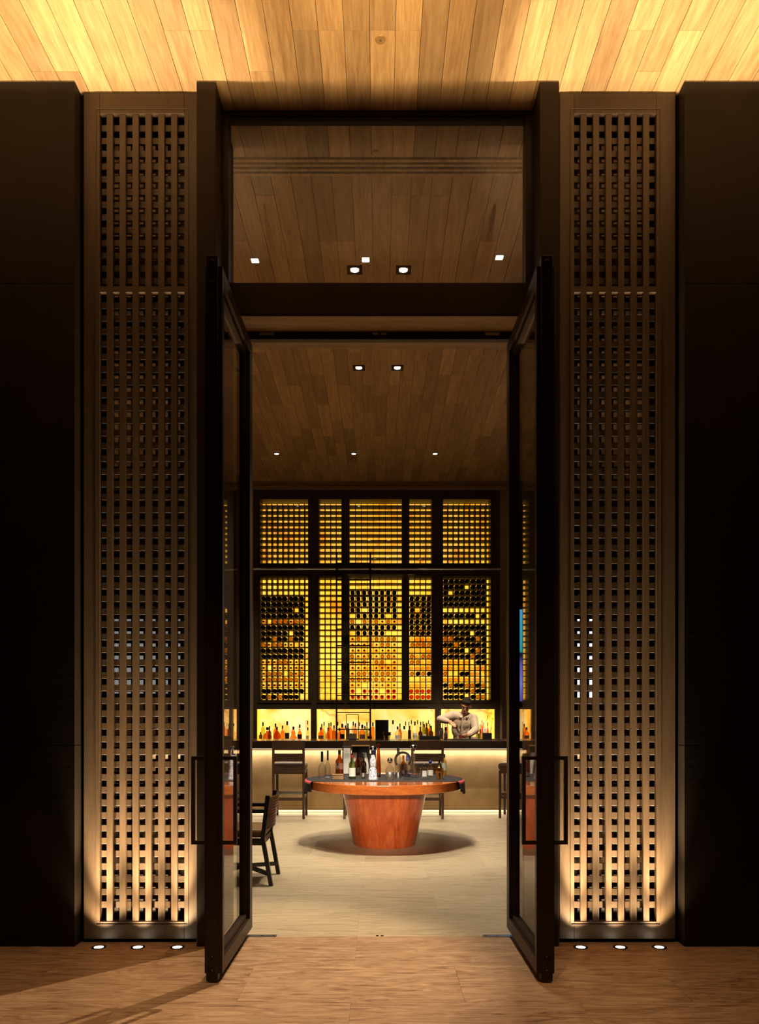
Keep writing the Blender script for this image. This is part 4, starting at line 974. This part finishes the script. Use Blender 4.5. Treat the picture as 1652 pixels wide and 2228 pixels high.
N3 = [('wine', 242, 46, 722, 'g_dark', 'dark bottle behind the cocktail shaker', 14.1, None), ('cyl', 345, 46, 680, 'g_cognac', 'brown bottle between shaker and bartender', 14.15, None), ('round_sh', 300, 40, 700, 'g_amber', 'amber bottle behind shaker and jigger', 14.2, None),
      ('cyl', 1015, 44, 735, 'g_dark', 'dark bottle by the bartender left elbow', 14.05, None), ('wine', 1086, 40, 735, 'g_dark', 'slim dark bottle right of bartender', 14.12, None), ('cyl', 1126, 36, 645, 'g_red', 'red bottle right of bartender', 14.2, None),
      ('cyl', 1166, 40, 690, 'g_amber', 'orange bottle with white label right of bartender', 14.1, 'paper'), ('round_sh', 1252, 50, 690, 'g_amber', 'amber bottle above the dark bar caddy', 14.1, None), ('long_neck', 1254, 40, 530, 'g_clear', 'tallest clear bottle at right end of right niche', 14.25, None)]
for k, cx, w, top, g, lab, D, lb in N3: nbot(2, k, b3(cx), w / 10.325, b3y(top), g, lab, D, lb)
for i, (px, k, g, w, h) in enumerate(((1096, 'cyl', 'g_amber', 7, .30), (1128, 'round_sh', 'g_amber', 8, .30), (1142, 'globe', 'g_cognac', 11, .26), (1158, 'cyl', 'g_pale', 8, .32), (487, 'round_sh', 'g_amber', 8, .28), (493, 'wine', 'g_cognac', 7, .31), (502, 'cyl', 'g_amber', 8, .29), (509, 'long_neck', 'g_pale', 7, .32))):
    labs = ['amber bottle in sliver of niche beyond right pilaster', 'round shouldered amber bottle seen through right door glass', 'squat brown decanter seen through right door glass', 'pale bottle at the stile of right door glass',
            'amber bottle at the near stile of left door glass', 'brown wine shaped bottle seen through left door glass', 'amber straight bottle seen through left door glass', 'pale long necked bottle seen through left door glass']
    bottle(k, XX(px, 14.12), 14.12, NZ0, w * 14.12 / F, h, g, labs[i], group='bottles seen through the door glass', cap='black_plastic', cap_h=.05, seg=14)

nb = [o for o in COL.objects if o.get('category') == 'bottle' and o.name.startswith('liquor_bottle') and o.location.y > 13]
rad_ = {o: max(v.co.x for v in o.children[0].data.vertices) for o in nb}
for _ in range(30):
    for a_ in nb:
        for b_ in nb:
            if a_ is not b_ and a_.location.y <= b_.location.y:
                d_ = (a_.location - b_.location).to_2d() if hasattr(Vector, 'to_2d') else None
                gap_ = rad_[a_] + rad_[b_] + .003 - d_.length
                if gap_ > 0:
                    b_.location.y = min(b_.location.y + gap_ * .6, DB + .345 - rad_[b_]); a_.location.y = max(a_.location.y - gap_ * .6, DB + .02 + rad_[a_])
                    if gap_ > .01: sx_ = .15 * gap_ * (1 if a_.location.x > b_.location.x else -1); a_.location.x += sx_; b_.location.x -= sx_
# things on the bar top
BZ = BT1
def bx_at(px, D): return XX(px, D)
D1 = 12.30
# brass frame stand
x0, x1 = m2(435), m2(592); fx0, fx1 = XX(x0, D1), XX(x1, D1); zt = ZZ(m2y(115), D1)
q = thing('brass_frame_stand', 'thin brass rectangular frame standing on the bar below ladder', 'stand', ((fx0 + fx1) / 2, D1, BZ))
bm = bmesh.new()
for a, c in (((fx0, D1, BZ), (fx0, D1, zt)), ((fx1, D1, BZ), (fx1, D1, zt)), ((fx0, D1, zt), (fx1, D1, zt)), ((fx0, D1, BZ + .006), (fx1, D1, BZ + .006))): bar_bm(a, c, .011, .011, bm)
for v in bm.verts: v.co -= q.location
bm_obj('frame', bm, 'brass', q, smooth=False); mesh_obj('foot', box_mesh(fx1 - fx0, .08, .006, 0, 'brass'), None, q, (0, .02, .003))
# pale napkin holder
q = thing('napkin_holder', 'pale green folded napkins in holder on the bar', 'napkins', (XX(m2(516), D1 - .08), D1 - .08, BZ))
w_ = 98 / 5.9 * D1 / F; h_ = 78 / 5.9 * D1 / F
prism('napkin_stack', [(-w_ / 2, 0), (w_ / 2, 0), (w_ / 2, h_ * .95), (w_ * .3, h_ * .9), (w_ * .12, h_), (-w_ * .02, h_ * .88), (-w_ * .2, h_), (-w_ / 2, h_ * .93)], -.04, .04, 'napkin', q); mesh_obj('holder_base', box_mesh(w_ * 1.05, .095, .008, 0, 'steel'), None, q, (0, 0, -.0 + .004))
# dark menu stand
xa, xb = XX(m2(807), D1), XX(m2(978), D1); hz = ZZ(m2y(185), D1) - BZ
q = thing('menu_stand', 'dark wooden menu board standing on the bar top', 'menu stand', ((xa + xb) / 2, D1, BZ))
mesh_obj('board', box_mesh(xb - xa, .025, hz, .003, 'cabinet_dark'), None, q, (0, 0, hz / 2)); mesh_obj('base', box_mesh(xb - xa, .09, .012, 0, 'cabinet_dark'), None, q, (0, .02, .006)); mesh_obj('inset', box_mesh((xb - xa) * .86, .003, hz * .9, 0, 'dark_label'), None, q, (0, -.0142, hz * .5))
# candle glass with dark rim
wq = 96 / 5.9 * 12.1 / F; hq = 97 / 5.9 * 12.1 / F
q = thing('candle_glass', 'amber candle glass with dark band beside the menu stand', 'candle holder', (XX(m2(957), 12.1), 12.1, BZ))
lathe('glass_cup', [(0, 0), (wq * .40, 0), (wq * .5, hq), (wq * .46, hq), (wq * .37, .01), (0, .01)], 'g_pale', q, seg=18); lathe('dark_band', [(wq * .455, hq * .55), (wq * .505, hq * .55), (wq * .515, hq * .95), (wq * .47, hq * .95)], 'dark_label', q, seg=18)
# dark tray with bottles area
xa, xb = XX(m2(1372), 12.15), XX(m2(1632), 12.15); hq = 42 / 5.9 * 12.15 / F
q = thing('bar_tray', 'low dark rectangular bar tray behind the third stool', 'tray', ((xa + xb) / 2, 12.2, BZ))
for (u0, u1, v0, v1, z0, z1) in ((xa, xb, 12.12, 12.13, 0, hq), (xa, xb, 12.29, 12.3, 0, hq), (xa, xa + .01, 12.1301, 12.2899, 0, hq), (xb - .01, xb, 12.1301, 12.2899, 0, hq), (xa + .011, xb - .011, 12.131, 12.289, 0, .008)): box('tray_wall', u0, u1, v0, v1, BZ + z0, BZ + z1, 'black_plastic', q)
# crystal tumbler near the tray, shaker, jigger bottle, caddy and glasses
def on_bar(px, D): return (XX(px, D), D, BZ)
q = thing('crystal_bowl', 'small cut crystal bowl left of the bar tray', 'bowl', on_bar(m2(1330), 12.2)); lathe('bowl', [(0, 0), (.03, 0), (.052, .045), (.055, .06), (.048, .06), (.03, .012), (0, .012)], 'g_clear', q, seg=12); lathe('rim', [(.048, .06), (.056, .06), (.056, .064), (.048, .064)], 'g_clear', q, seg=12)
q = thing('cocktail_shaker', 'tall steel cocktail shaker at left of the bartender', 'shaker', on_bar(b3(218), 12.0)); hs = (1050 - 790) / 10.325 * 12.0 / F
lathe('cup', [(0, 0), (.022, 0), (.031, hs * .66), (0, hs * .66)], 'chrome', q); lathe('strainer_cap', [(.031, hs * .665), (.03, hs * .72), (.016, hs * .82), (.014, hs * .95), (.010, hs), (0, hs)], 'chrome', q)
q = thing('mixing_bottle', 'small black and steel dasher bottle beside the shaker', 'bottle', on_bar(b3(310), 11.95)); hs = (1065 - 785) / 10.325 * 11.95 / F
lathe('body', [(0, 0), (.027, 0), (.027, hs * .45), (.014, hs * .6), (.012, hs * .7), (0, hs * .7)], 'steel', q); lathe('cap', [(.015, hs * .705), (.02, hs * .75), (.016, hs), (0, hs)], 'black_plastic', q)
Dc = 12.0; wq = 195 / 10.325 * Dc / F; hq = 140 / 10.325 * Dc / F
q = thing('bar_caddy', 'black bar caddy holding straws, napkins and a long bar spoon', 'caddy', on_bar(b3(1240), Dc))
for (u0, u1, v0, v1, z1) in ((-wq / 2, wq / 2, -.06, -.052, hq), (-wq / 2, wq / 2, .052, .06, hq), (-wq / 2, -wq / 2 + .008, -.0519, .0519, hq), (wq / 2 - .008, wq / 2, -.0519, .0519, hq), (-wq / 2 + .0081, wq / 2 - .0081, -.0519, .0519, .008)):
    mesh_obj('caddy_wall', box_mesh(u1 - u0, v1 - v0, z1, 0, 'black_plastic'), None, q, ((u0 + u1) / 2, (v0 + v1) / 2, z1 / 2))
tube('bar_spoon', [(.035, 0, .01), (.06, .0, .16), (.085, .0, .295), (.088, 0, .325)], [.002, .002, .002, .007], 'iron_dark', q, 6)
for k in range(9): tube('straw', [(-.01 + .007 * k, .01, .01), (-.03 + .012 * k + random.uniform(-.01, .01), .01 + random.uniform(-.02, .02), .165 + random.uniform(-.03, .03))], .0028, 'terracotta' if k % 2 else 'dark_label', q, 6)
mesh_obj('napkin_stack', box_mesh(.05, .03, .07, .003, 'paper'), None, q, (-wq * .3, 0, .135))
for i, (cx, g) in enumerate(((1015, 'g_clear'), (1062, 'g_green'), (1106, 'g_clear'))):
    q = thing('tumbler_glass', ['clear tumbler nearest to bartender right of him', 'green tinted tumbler, middle of three beside the caddy', 'clear tumbler touching the black caddy'][i], 'glass', on_bar(b3(cx), 12.15), group='tumblers beside the bar caddy')
    lathe('cup', [(0, 0), (.02, 0), (.025, .085), (.022, .085), (.018, .008), (0, .008)], g, q, seg=14); lathe('base', [(0, .008), (.0178, .008), (.0178, .016), (0, .016)], 'g_clear', q, seg=14)
q = thing('coaster_stack', 'short stack of pale coasters by the bartender hand', 'coasters', on_bar(b3(945), 12.15))
for k in range(5): lathe('coaster', [(0, 0), (.042, 0), (.042, .006), (0, .006)], 'paper' if k % 2 else 'terracotta', q, (0, 0, k * .0065), 18)
q = thing('bar_mat', 'dark rubber mat on the bar top before the bartender', 'mat', (XX(1010, 12.15), 12.15, BZ)); mesh_obj('mat', box_mesh(.86, .45, .008, .003, 'black_plastic'), None, q, (0.10, -.05, .004)); mesh_obj('mat_rim', box_mesh(.87, .01, .012, 0, 'steel'), None, q, (0.10, -.281, .006))
for o in bpy.data.objects:
    if o.get('category') in ('shaker', 'caddy', 'glass', 'coasters') or o.name == 'mixing_bottle': o.location.z += .009

# ------------------------------------------------------------------ bartender
def capsule(bm, p0, r0, p1, r1, seg=14, flat=None):
    """tapered capsule; flat=(axis, factor) squashes it"""
    p0, p1 = Vector(p0), Vector(p1)
    d = p1 - p0; n = 6; L_ = d.length
    pr = [(0, -r0)] + [(r0 * math.cos(a), r0 * math.sin(a)) for a in [math.radians(-75 + 15 * k) for k in range(6)]] + [(r1 * math.cos(a), L_ + r1 * math.sin(a)) for a in [math.radians(15 * k) for k in range(6)]] + [(0, L_ + r1)]
    q = d.to_track_quat('Z', 'Y').to_matrix().to_4x4()
    n0 = len(bm.verts)
    tmp = lathe_bm(pr, seg, bm, Matrix.Translation(p0) @ q)
    return bm
def ball(bm, c, rx, ry, rz, rot=None, seg=18):
    M = Matrix.Translation(Vector(c)) @ (rot.to_matrix().to_4x4() if rot else Matrix.Identity(4)) @ Matrix.Diagonal((rx, ry, rz, 1))
    bmesh.ops.create_uvsphere(bm, u_segments=seg, v_segments=12, radius=1, matrix=M)
def skinned(name, bm, mat, parent, voxel=.008, smooth=6):
    o = bm_obj(name, bm, mat, parent, smooth=False)
    r = o.modifiers.new('fuse', 'REMESH'); r.mode = 'VOXEL'; r.voxel_size = voxel; r.use_smooth_shade = True
    s = o.modifiers.new('soft', 'SMOOTH'); s.factor = .5; s.iterations = smooth
    return o
per = thing('person', 'bartender in a pale beige shirt stirring a red drink behind the bar', 'person', (XX(1006, 12.85), 12.85, 0))
O = Vector(per.location)
def Q(px, py, D): return P(px, py, D) - O
neck = Q(1009, 1552, 12.70); chest = Q(1008, 1573, 12.76); belly = Q(1006, 1600, 12.86); pelvis = Vector((0, .06, .98))
shL, shR = Q(986, 1556, 12.74), Q(1030, 1563, 12.76)       # viewer-left / viewer-right shoulder
elL, wrL = Q(958, 1565, 12.50), Q(976, 1570, 12.30)
elR, wrR = Q(1035, 1588, 12.56), Q(1021, 1598.5, 12.30)
haL, haR = Q(984, 1574, 12.24), Q(1014, 1601.5, 12.22)
headc = Q(1014.5, 1535, 12.62)
from mathutils import Euler
hrot = Euler((math.radians(30), math.radians(10), math.radians(-12)))      # bowed and leaning towards the glass
HM = Matrix.Translation(headc) @ hrot.to_matrix().to_4x4()
def H(x, y, z): return HM @ Vector((x, y, z))
body = bmesh.new()
# head: skull, jaw, nose, brow, ears, neck
ball(body, H(0, .012, .03), .076, .092, .090, hrot); ball(body, H(0, -.018, -.045), .058, .066, .070, hrot); ball(body, H(0, -.05, -.088), .03, .028, .026, hrot)
ball(body, H(0, -.088, -.020), .011, .014, .027, hrot); ball(body, H(0, -.098, -.034), .014, .013, .010, hrot); ball(body, H(0, -.068, .022), .052, .020, .013, hrot)
ball(body, H(-.035, -.060, -.03), .022, .018, .02, hrot); ball(body, H(.035, -.060, -.03), .022, .018, .02, hrot)
for sx in (-1, 1): ball(body, H(sx * .077, .015, -.012), .010, .019, .030, hrot)
capsule(body, neck + Vector((0, .0, -.03)), .056, H(0, .02, -.05), .052)
# torso, hips, legs with feet
capsule(body, pelvis, .10, belly, .085); capsule(body, belly, .085, chest, .085); capsule(body, chest, .085, neck + Vector((0, 0, -.03)), .06)
for sx in (-1, 1):
    hip = pelvis + Vector((sx * .09, 0, -.04)); kn = Vector((sx * .11, .04, .52)); an = Vector((sx * .12, .08, .09))
    capsule(body, hip, .085, kn, .056); capsule(body, kn, .055, an, .038); capsule(body, an + Vector((0, 0, -.045)), .042, an + Vector((sx * .02, -.16, -.055)), .034)
# arms
capsule(body, chest + (shL - chest) * .6, .07, shL, .055); capsule(body, shL, .052, elL, .040); capsule(body, elL, .040, wrL, .027)
capsule(body, chest + (shR - chest) * .6, .07, shR, .055); capsule(body, shR, .052, elR, .040); capsule(body, elR, .040, wrR, .027)
# hands: palm and five fingers
def hand(wr, ha, curl_to, side, spread):
    f = (ha - wr).normalized(); tgt = (curl_to - ha).normalized()
    across = f.cross(tgt).normalized()
    capsule(body, wr, .026, wr + f * .05, .033); 
    palm = wr + f * .075
    for k in range(4):
        o_ = (k - 1.5) * .018; L_ = (.030, .036, .034, .026)[k]
        base = palm + across * o_; 
        k1 = base + f * L_ + tgt * .008; k2 = k1 + (f * .55 + tgt * .8).normalized() * L_ * .85; k3 = k2 + (tgt - f * .15).normalized() * L_ * .7
        capsule(body, wr + f * .045 + across * o_ * .9, .013, base, .0105, 8); capsule(body, base, .0105, k1, .0095, 8); capsule(body, k1, .0095, k2, .0085, 8); capsule(body, k2, .0085, k3, .0078, 8)
    tb_ = wr + f * .035 + across * (.03 * side) + tgt * .012; t1 = tb_ + (f * .6 + across * side * .5 + tgt * .6).normalized() * .036; t2 = t1 + (f * .7 + tgt * .8 - across * side * .3).normalized() * .03
    capsule(body, wr + f * .03, .02, tb_, .015, 8); capsule(body, tb_, .0135, t1, .011, 8); capsule(body, t1, .011, t2, .009, 8)
glass_c = Q(1003, 1601, 12.22)
spoon_top = Q(988.5, 1577, 12.22)
hand(wrL, haL, Q(990, 1582, 12.22), 1, 1); hand(wrR, haR, glass_c + Vector((.0, .0, .01)), 1, 1)
skinned('body', body, 'skin', per, .006, 3)
# shirt
sh = bmesh.new()
capsule(sh, pelvis + Vector((0, 0, -.02)), .150, belly, .150); 
ball(sh, (belly + chest) / 2 + Vector((0, .02, 0)), .185, .135, .20); ball(sh, chest + Vector((0, .02, .02)), .195, .130, .15); ball(sh, chest + Vector((.01, .03, .10)), .165, .095, .085)
capsule(sh, neck + Vector((-.02, .02, -.06)), .085, shL, .070); capsule(sh, neck + Vector((.02, .02, -.06)), .085, shR, .072)
capsule(sh, shL, .074, elL, .060); capsule(sh, elL, .060, wrL + (wrL - elL).normalized() * -.035, .045)
capsule(sh, shR, .074, elR, .062); capsule(sh, elR, .062, wrR + (wrR - elR).normalized() * -.02, .046)
# sleeve folds
for (a, c, r0, ts) in ((shL, elL, .072, (.3, .55, .8)), (elL, wrL, .055, (.3, .6)), (shR, elR, .074, (.35, .65, .9)), (elR, wrR, .056, (.3, .6, .8))):
    for t_ in ts:
        p_ = a + (c - a) * t_; ax = (c - a).normalized(); q_ = (ax + Vector((random.uniform(-.4, .4), random.uniform(-.4, .4), random.uniform(-.4, .4)))).normalized()
        M = Matrix.Translation(p_) @ q_.to_track_quat('Z', 'Y').to_matrix().to_4x4() @ Matrix.Diagonal((r0 * 1.0, r0 * 1.0, .016, 1)); bmesh.ops.create_uvsphere(sh, u_segments=14, v_segments=8, radius=1, matrix=M)
for sx in (-.09, -.03, .05, .11): capsule(sh, chest + Vector((sx, -.105 + abs(sx) * .25, -.02)), .012, belly + Vector((sx * .8, -.135 + abs(sx) * .2, 0)), .016)
shirt = skinned('shirt', sh, 'shirt', per, .008, 4)
# collar, placket, pocket print
co = bmesh.new()
for sx in (-1, 1):
    a = neck + Vector((sx * .062, .03, .02)); tip = neck + Vector((sx * .028, -.115, -.075))
    v0 = [neck + Vector((sx * .058, .045, .025)), neck + Vector((sx * .066, -.02, .012)), neck + Vector((sx * .012, -.098, -.052)), tip + Vector((sx * .02, -.008, -.02)), neck + Vector((sx * .10, -.055, -.045)), neck + Vector((sx * .095, .05, -.02))]
    vs = [co.verts.new(v) for v in v0]; co.faces.new((vs[0], vs[1], vs[4], vs[5])); co.faces.new((vs[1], vs[2], vs[3], vs[4]))
cobj = bm_obj('collar', co, 'shirt', shirt, (0, .022, .006)); md = cobj.modifiers.new('t', 'SOLIDIFY'); md.thickness = .008; md.offset = 0; cobj.modifiers.new('s', 'SUBSURF').levels = 2
mid = [Q(1006.5, 1560, 12.60), Q(1005, 1575, 12.598), Q(1004, 1590, 12.60), Q(1003, 1606, 12.68)]
tube('placket', mid, .006, 'shirt', shirt, 6)
bar('pocket_print', Q(1011, 1574, 12.612), Q(1019, 1573.8, 12.628), .006, .004, 'dark_label', shirt, 0)
# hair cap with fringe, brows, eyes, mouth
hb = bmesh.new()
ball(hb, H(0, .030, .046), .082, .094, .086, hrot); ball(hb, H(.012, -.052, .084), .052, .036, .030, hrot); ball(hb, H(-.046, -.02, .074), .036, .052, .036, hrot); ball(hb, H(.046, -.02, .074), .036, .052, .036, hrot)
for sx in (-1, 1): ball(hb, H(sx * .072, .02, .018), .012, .032, .035, hrot)
skinned('hair', hb, 'hair', per, .006, 3)
for sx in (-1, 1):
    tube('eyebrow', [H(sx * .014, -.090, .020), H(sx * .034, -.087, .026), H(sx * .052, -.074, .020)], [.003, .0042, .0025], 'hair', per, 6)
    e_ = bmesh.new(); ball(e_, H(sx * .032, -.078, .004), .014, .008, .005, hrot, 12); bm_obj('eye', e_, 'eye_dark', per)
e_ = bmesh.new(); ball(e_, H(0, -.083, -.064), .023, .008, .005, hrot, 12); bm_obj('mouth', e_, 'lips', per)
# trousers
trs = bmesh.new(); capsule(trs, pelvis + Vector((0, 0, -.12)), .142, pelvis + Vector((0, 0, -.04)), .14)
for sx in (-1, 1):
    hip = pelvis + Vector((sx * .09, 0, -.06)); kn = Vector((sx * .11, .04, .52)); an = Vector((sx * .12, .08, .11)); capsule(trs, hip, .10, kn, .072); capsule(trs, kn, .072, an, .06)
skinned('trousers', trs, 'trousers', per, .01, 4)
for sx in (-1, 1):
    s_ = bmesh.new(); an = Vector((sx * .12, .08, .045)); capsule(s_, an + Vector((0, .03, 0)), .045, an + Vector((sx * .02, -.17, -.004)), .041); bm_obj('shoe', s_, 'black_plastic', per)
# the drink and the spoon
gl = thing('drink_glass', 'short glass of red drink in the bartender left hand', 'drink', P(1003, 1601, 12.22)); gl.location.z = BZ + .0085
lathe('cup', [(0, 0), (.030, 0), (.035, .075), (.032, .075), (.028, .008), (0, .008)], 'g_clear', gl, seg=18); lathe('red_drink', [(0, .009), (.0275, .009), (.030, .052), (0, .052)], 'liquid_red', gl, seg=18)
ic = box_mesh(.022, .022, .022, .003, 'g_clear'); o = mesh_obj('ice_cube', ic, None, gl, (.005, -.004, .062)); o.rotation_euler = (.4, .3, .5)
spn = thing('bar_tongs', 'steel tongs held by bartender above the red drink', 'tongs', P(1000, 1594, 12.22))
a = P(985.5, 1573, 12.225) - spn.location; c = P(1000.5, 1596, 12.22) - spn.location
tube('arm', [a, a + (c - a) * .5 + Vector((.006, 0, .006)), c], .0045, 'chrome', spn, 6); tube('arm', [a, a + (c - a) * .5 - Vector((.007, 0, .004)), c - Vector((.008, 0, -.002))], .0045, 'chrome', spn, 6)

# ------------------------------------------------------------------ dining chair at the left
ch = thing('dining_chair', 'black wooden armchair with slatted back and tan seat beside left door', 'chair', (-1.2, 7.10, 0))
def cv(x, y, z): return (x, y, z)
hw = .245
for s in (-1, 1):
    y_ = s * hw
    bm = bmesh.new()
    bm = bar_bm((.275, y_ * 1.02, 0), (.20, y_, .42), .035, .04, bm, up=(1, 0, 0)); bar_bm((.20, y_, .40), (.245, y_, .79), .035, .04, bm, up=(1, 0, 0))
    bm_obj('back_leg', bm, 'chair_black', ch, smooth=False)
    bar('front_leg', (-.25, y_, 0), (-.23, y_, .63), .036, .036, 'chair_black', ch); bar('arm_rest', (-.26, y_, .655), (.225, y_, .655), .035, .045, 'chair_black', ch, up=(0, 0, 1))
    bar('seat_rail', (-.23, y_, .385), (.20, y_, .385), .06, .03, 'chair_black', ch)
    bar('brace', (.262, y_, .10), (.0, 0, .13), .035, .03, 'chair_black', ch); bar('brace', (-.24, y_, .10), (.0, 0, .13), .035, .03, 'chair_black', ch)
bar('seat_rail', (-.23, -hw, .385), (-.23, hw, .385), .06, .03, 'chair_black', ch); bar('seat_rail', (.195, -hw, .385), (.195, hw, .385), .06, .03, 'chair_black', ch)
for k in range(11):
    z = .505 + k * .026; xo = .207 + (z - .42) * .125
    bm = bmesh.new(); rows = []
    for j in range(9):
        u = -1 + 2 * j / 8; rows.append([bm.verts.new((xo + .045 * (1 - u * u) + d, u * (hw + .018), zz_)) for d, zz_ in ((-.012, z - .010), (.012, z - .010), (.012, z + .010), (-.012, z + .010))])
    for a, c in zip(rows, rows[1:]):
        for i in range(4): bm.faces.new((a[i], a[(i + 1) % 4], c[(i + 1) % 4], c[i]))
    bm.faces.new(rows[0]); bm.faces.new(rows[-1][::-1]); bm_obj('back_slat', bm, 'chair_black', ch, smooth=False)
mesh_obj('seat_cushion', box_mesh(.46, .47, .075, .025, 'leather_tan'), None, ch, (-.02, 0, .453))
ch.location = (-1.225, 7.10, 0)

# ------------------------------------------------------------------ displays and window seen through glass and lattice
for i, (xa, xb, ya, yb, D, lab) in enumerate(((1106, 1143, 1326, 1526, 12.9, 'tall blue and violet lit display beyond the right door glass'), (1243, 1294, 1334, 1522, 12.9, 'tall bright display seen through the right lattice screen'))):
    a, c = P(xa, yb, D), P(xb, ya, D)
    q = thing('video_display', lab, 'screen', ((a.x + c.x) / 2, D, 0), group='tall video displays')
    box('screen', a.x, c.x, D, D + .01, a.z, c.z, 'display_picture' if i == 0 else 'display_bright', q); box('housing', a.x - .02, c.x + .02, D + .0101, D + .06, a.z - .02, c.z + .02, 'black_plastic', q)
    if i == 1: box('picture_band', a.x, c.x, D - .004, D - .0005, ZZ(1428, D), ZZ(1410, D), 'display_picture', q)
    box('stand_pole', (a.x + c.x) / 2 - .05, (a.x + c.x) / 2 + .05, D + .061, D + .10, .02, (a.z + c.z) / 2, 'iron_dark', q); box('stand_base', (a.x + c.x) / 2 - .2, (a.x + c.x) / 2 + .2, D - .15, D + .2, 0, .02, 'iron_dark', q)
wn = struct(box('window_2', -4.85, -3.30, DB - .02, DB - .001, ZZ(1512, DB), ZZ(1330, DB), 'cabinet_dark'))
for k in range(3):
    u0 = -4.82 + k * .505; box('window_pane', u0, u0 + .49, DB - .026, DB - .0201, ZZ(1509, DB), ZZ(1333, DB), 'window_glow', wn)
struct(box('trim_6', -5.2, -3.2, DB - .03, DB - .001, .9, ZZ(1525, DB), 'inner_wall'))

print('objects', len(bpy.data.objects), 'wine bottles', NB)
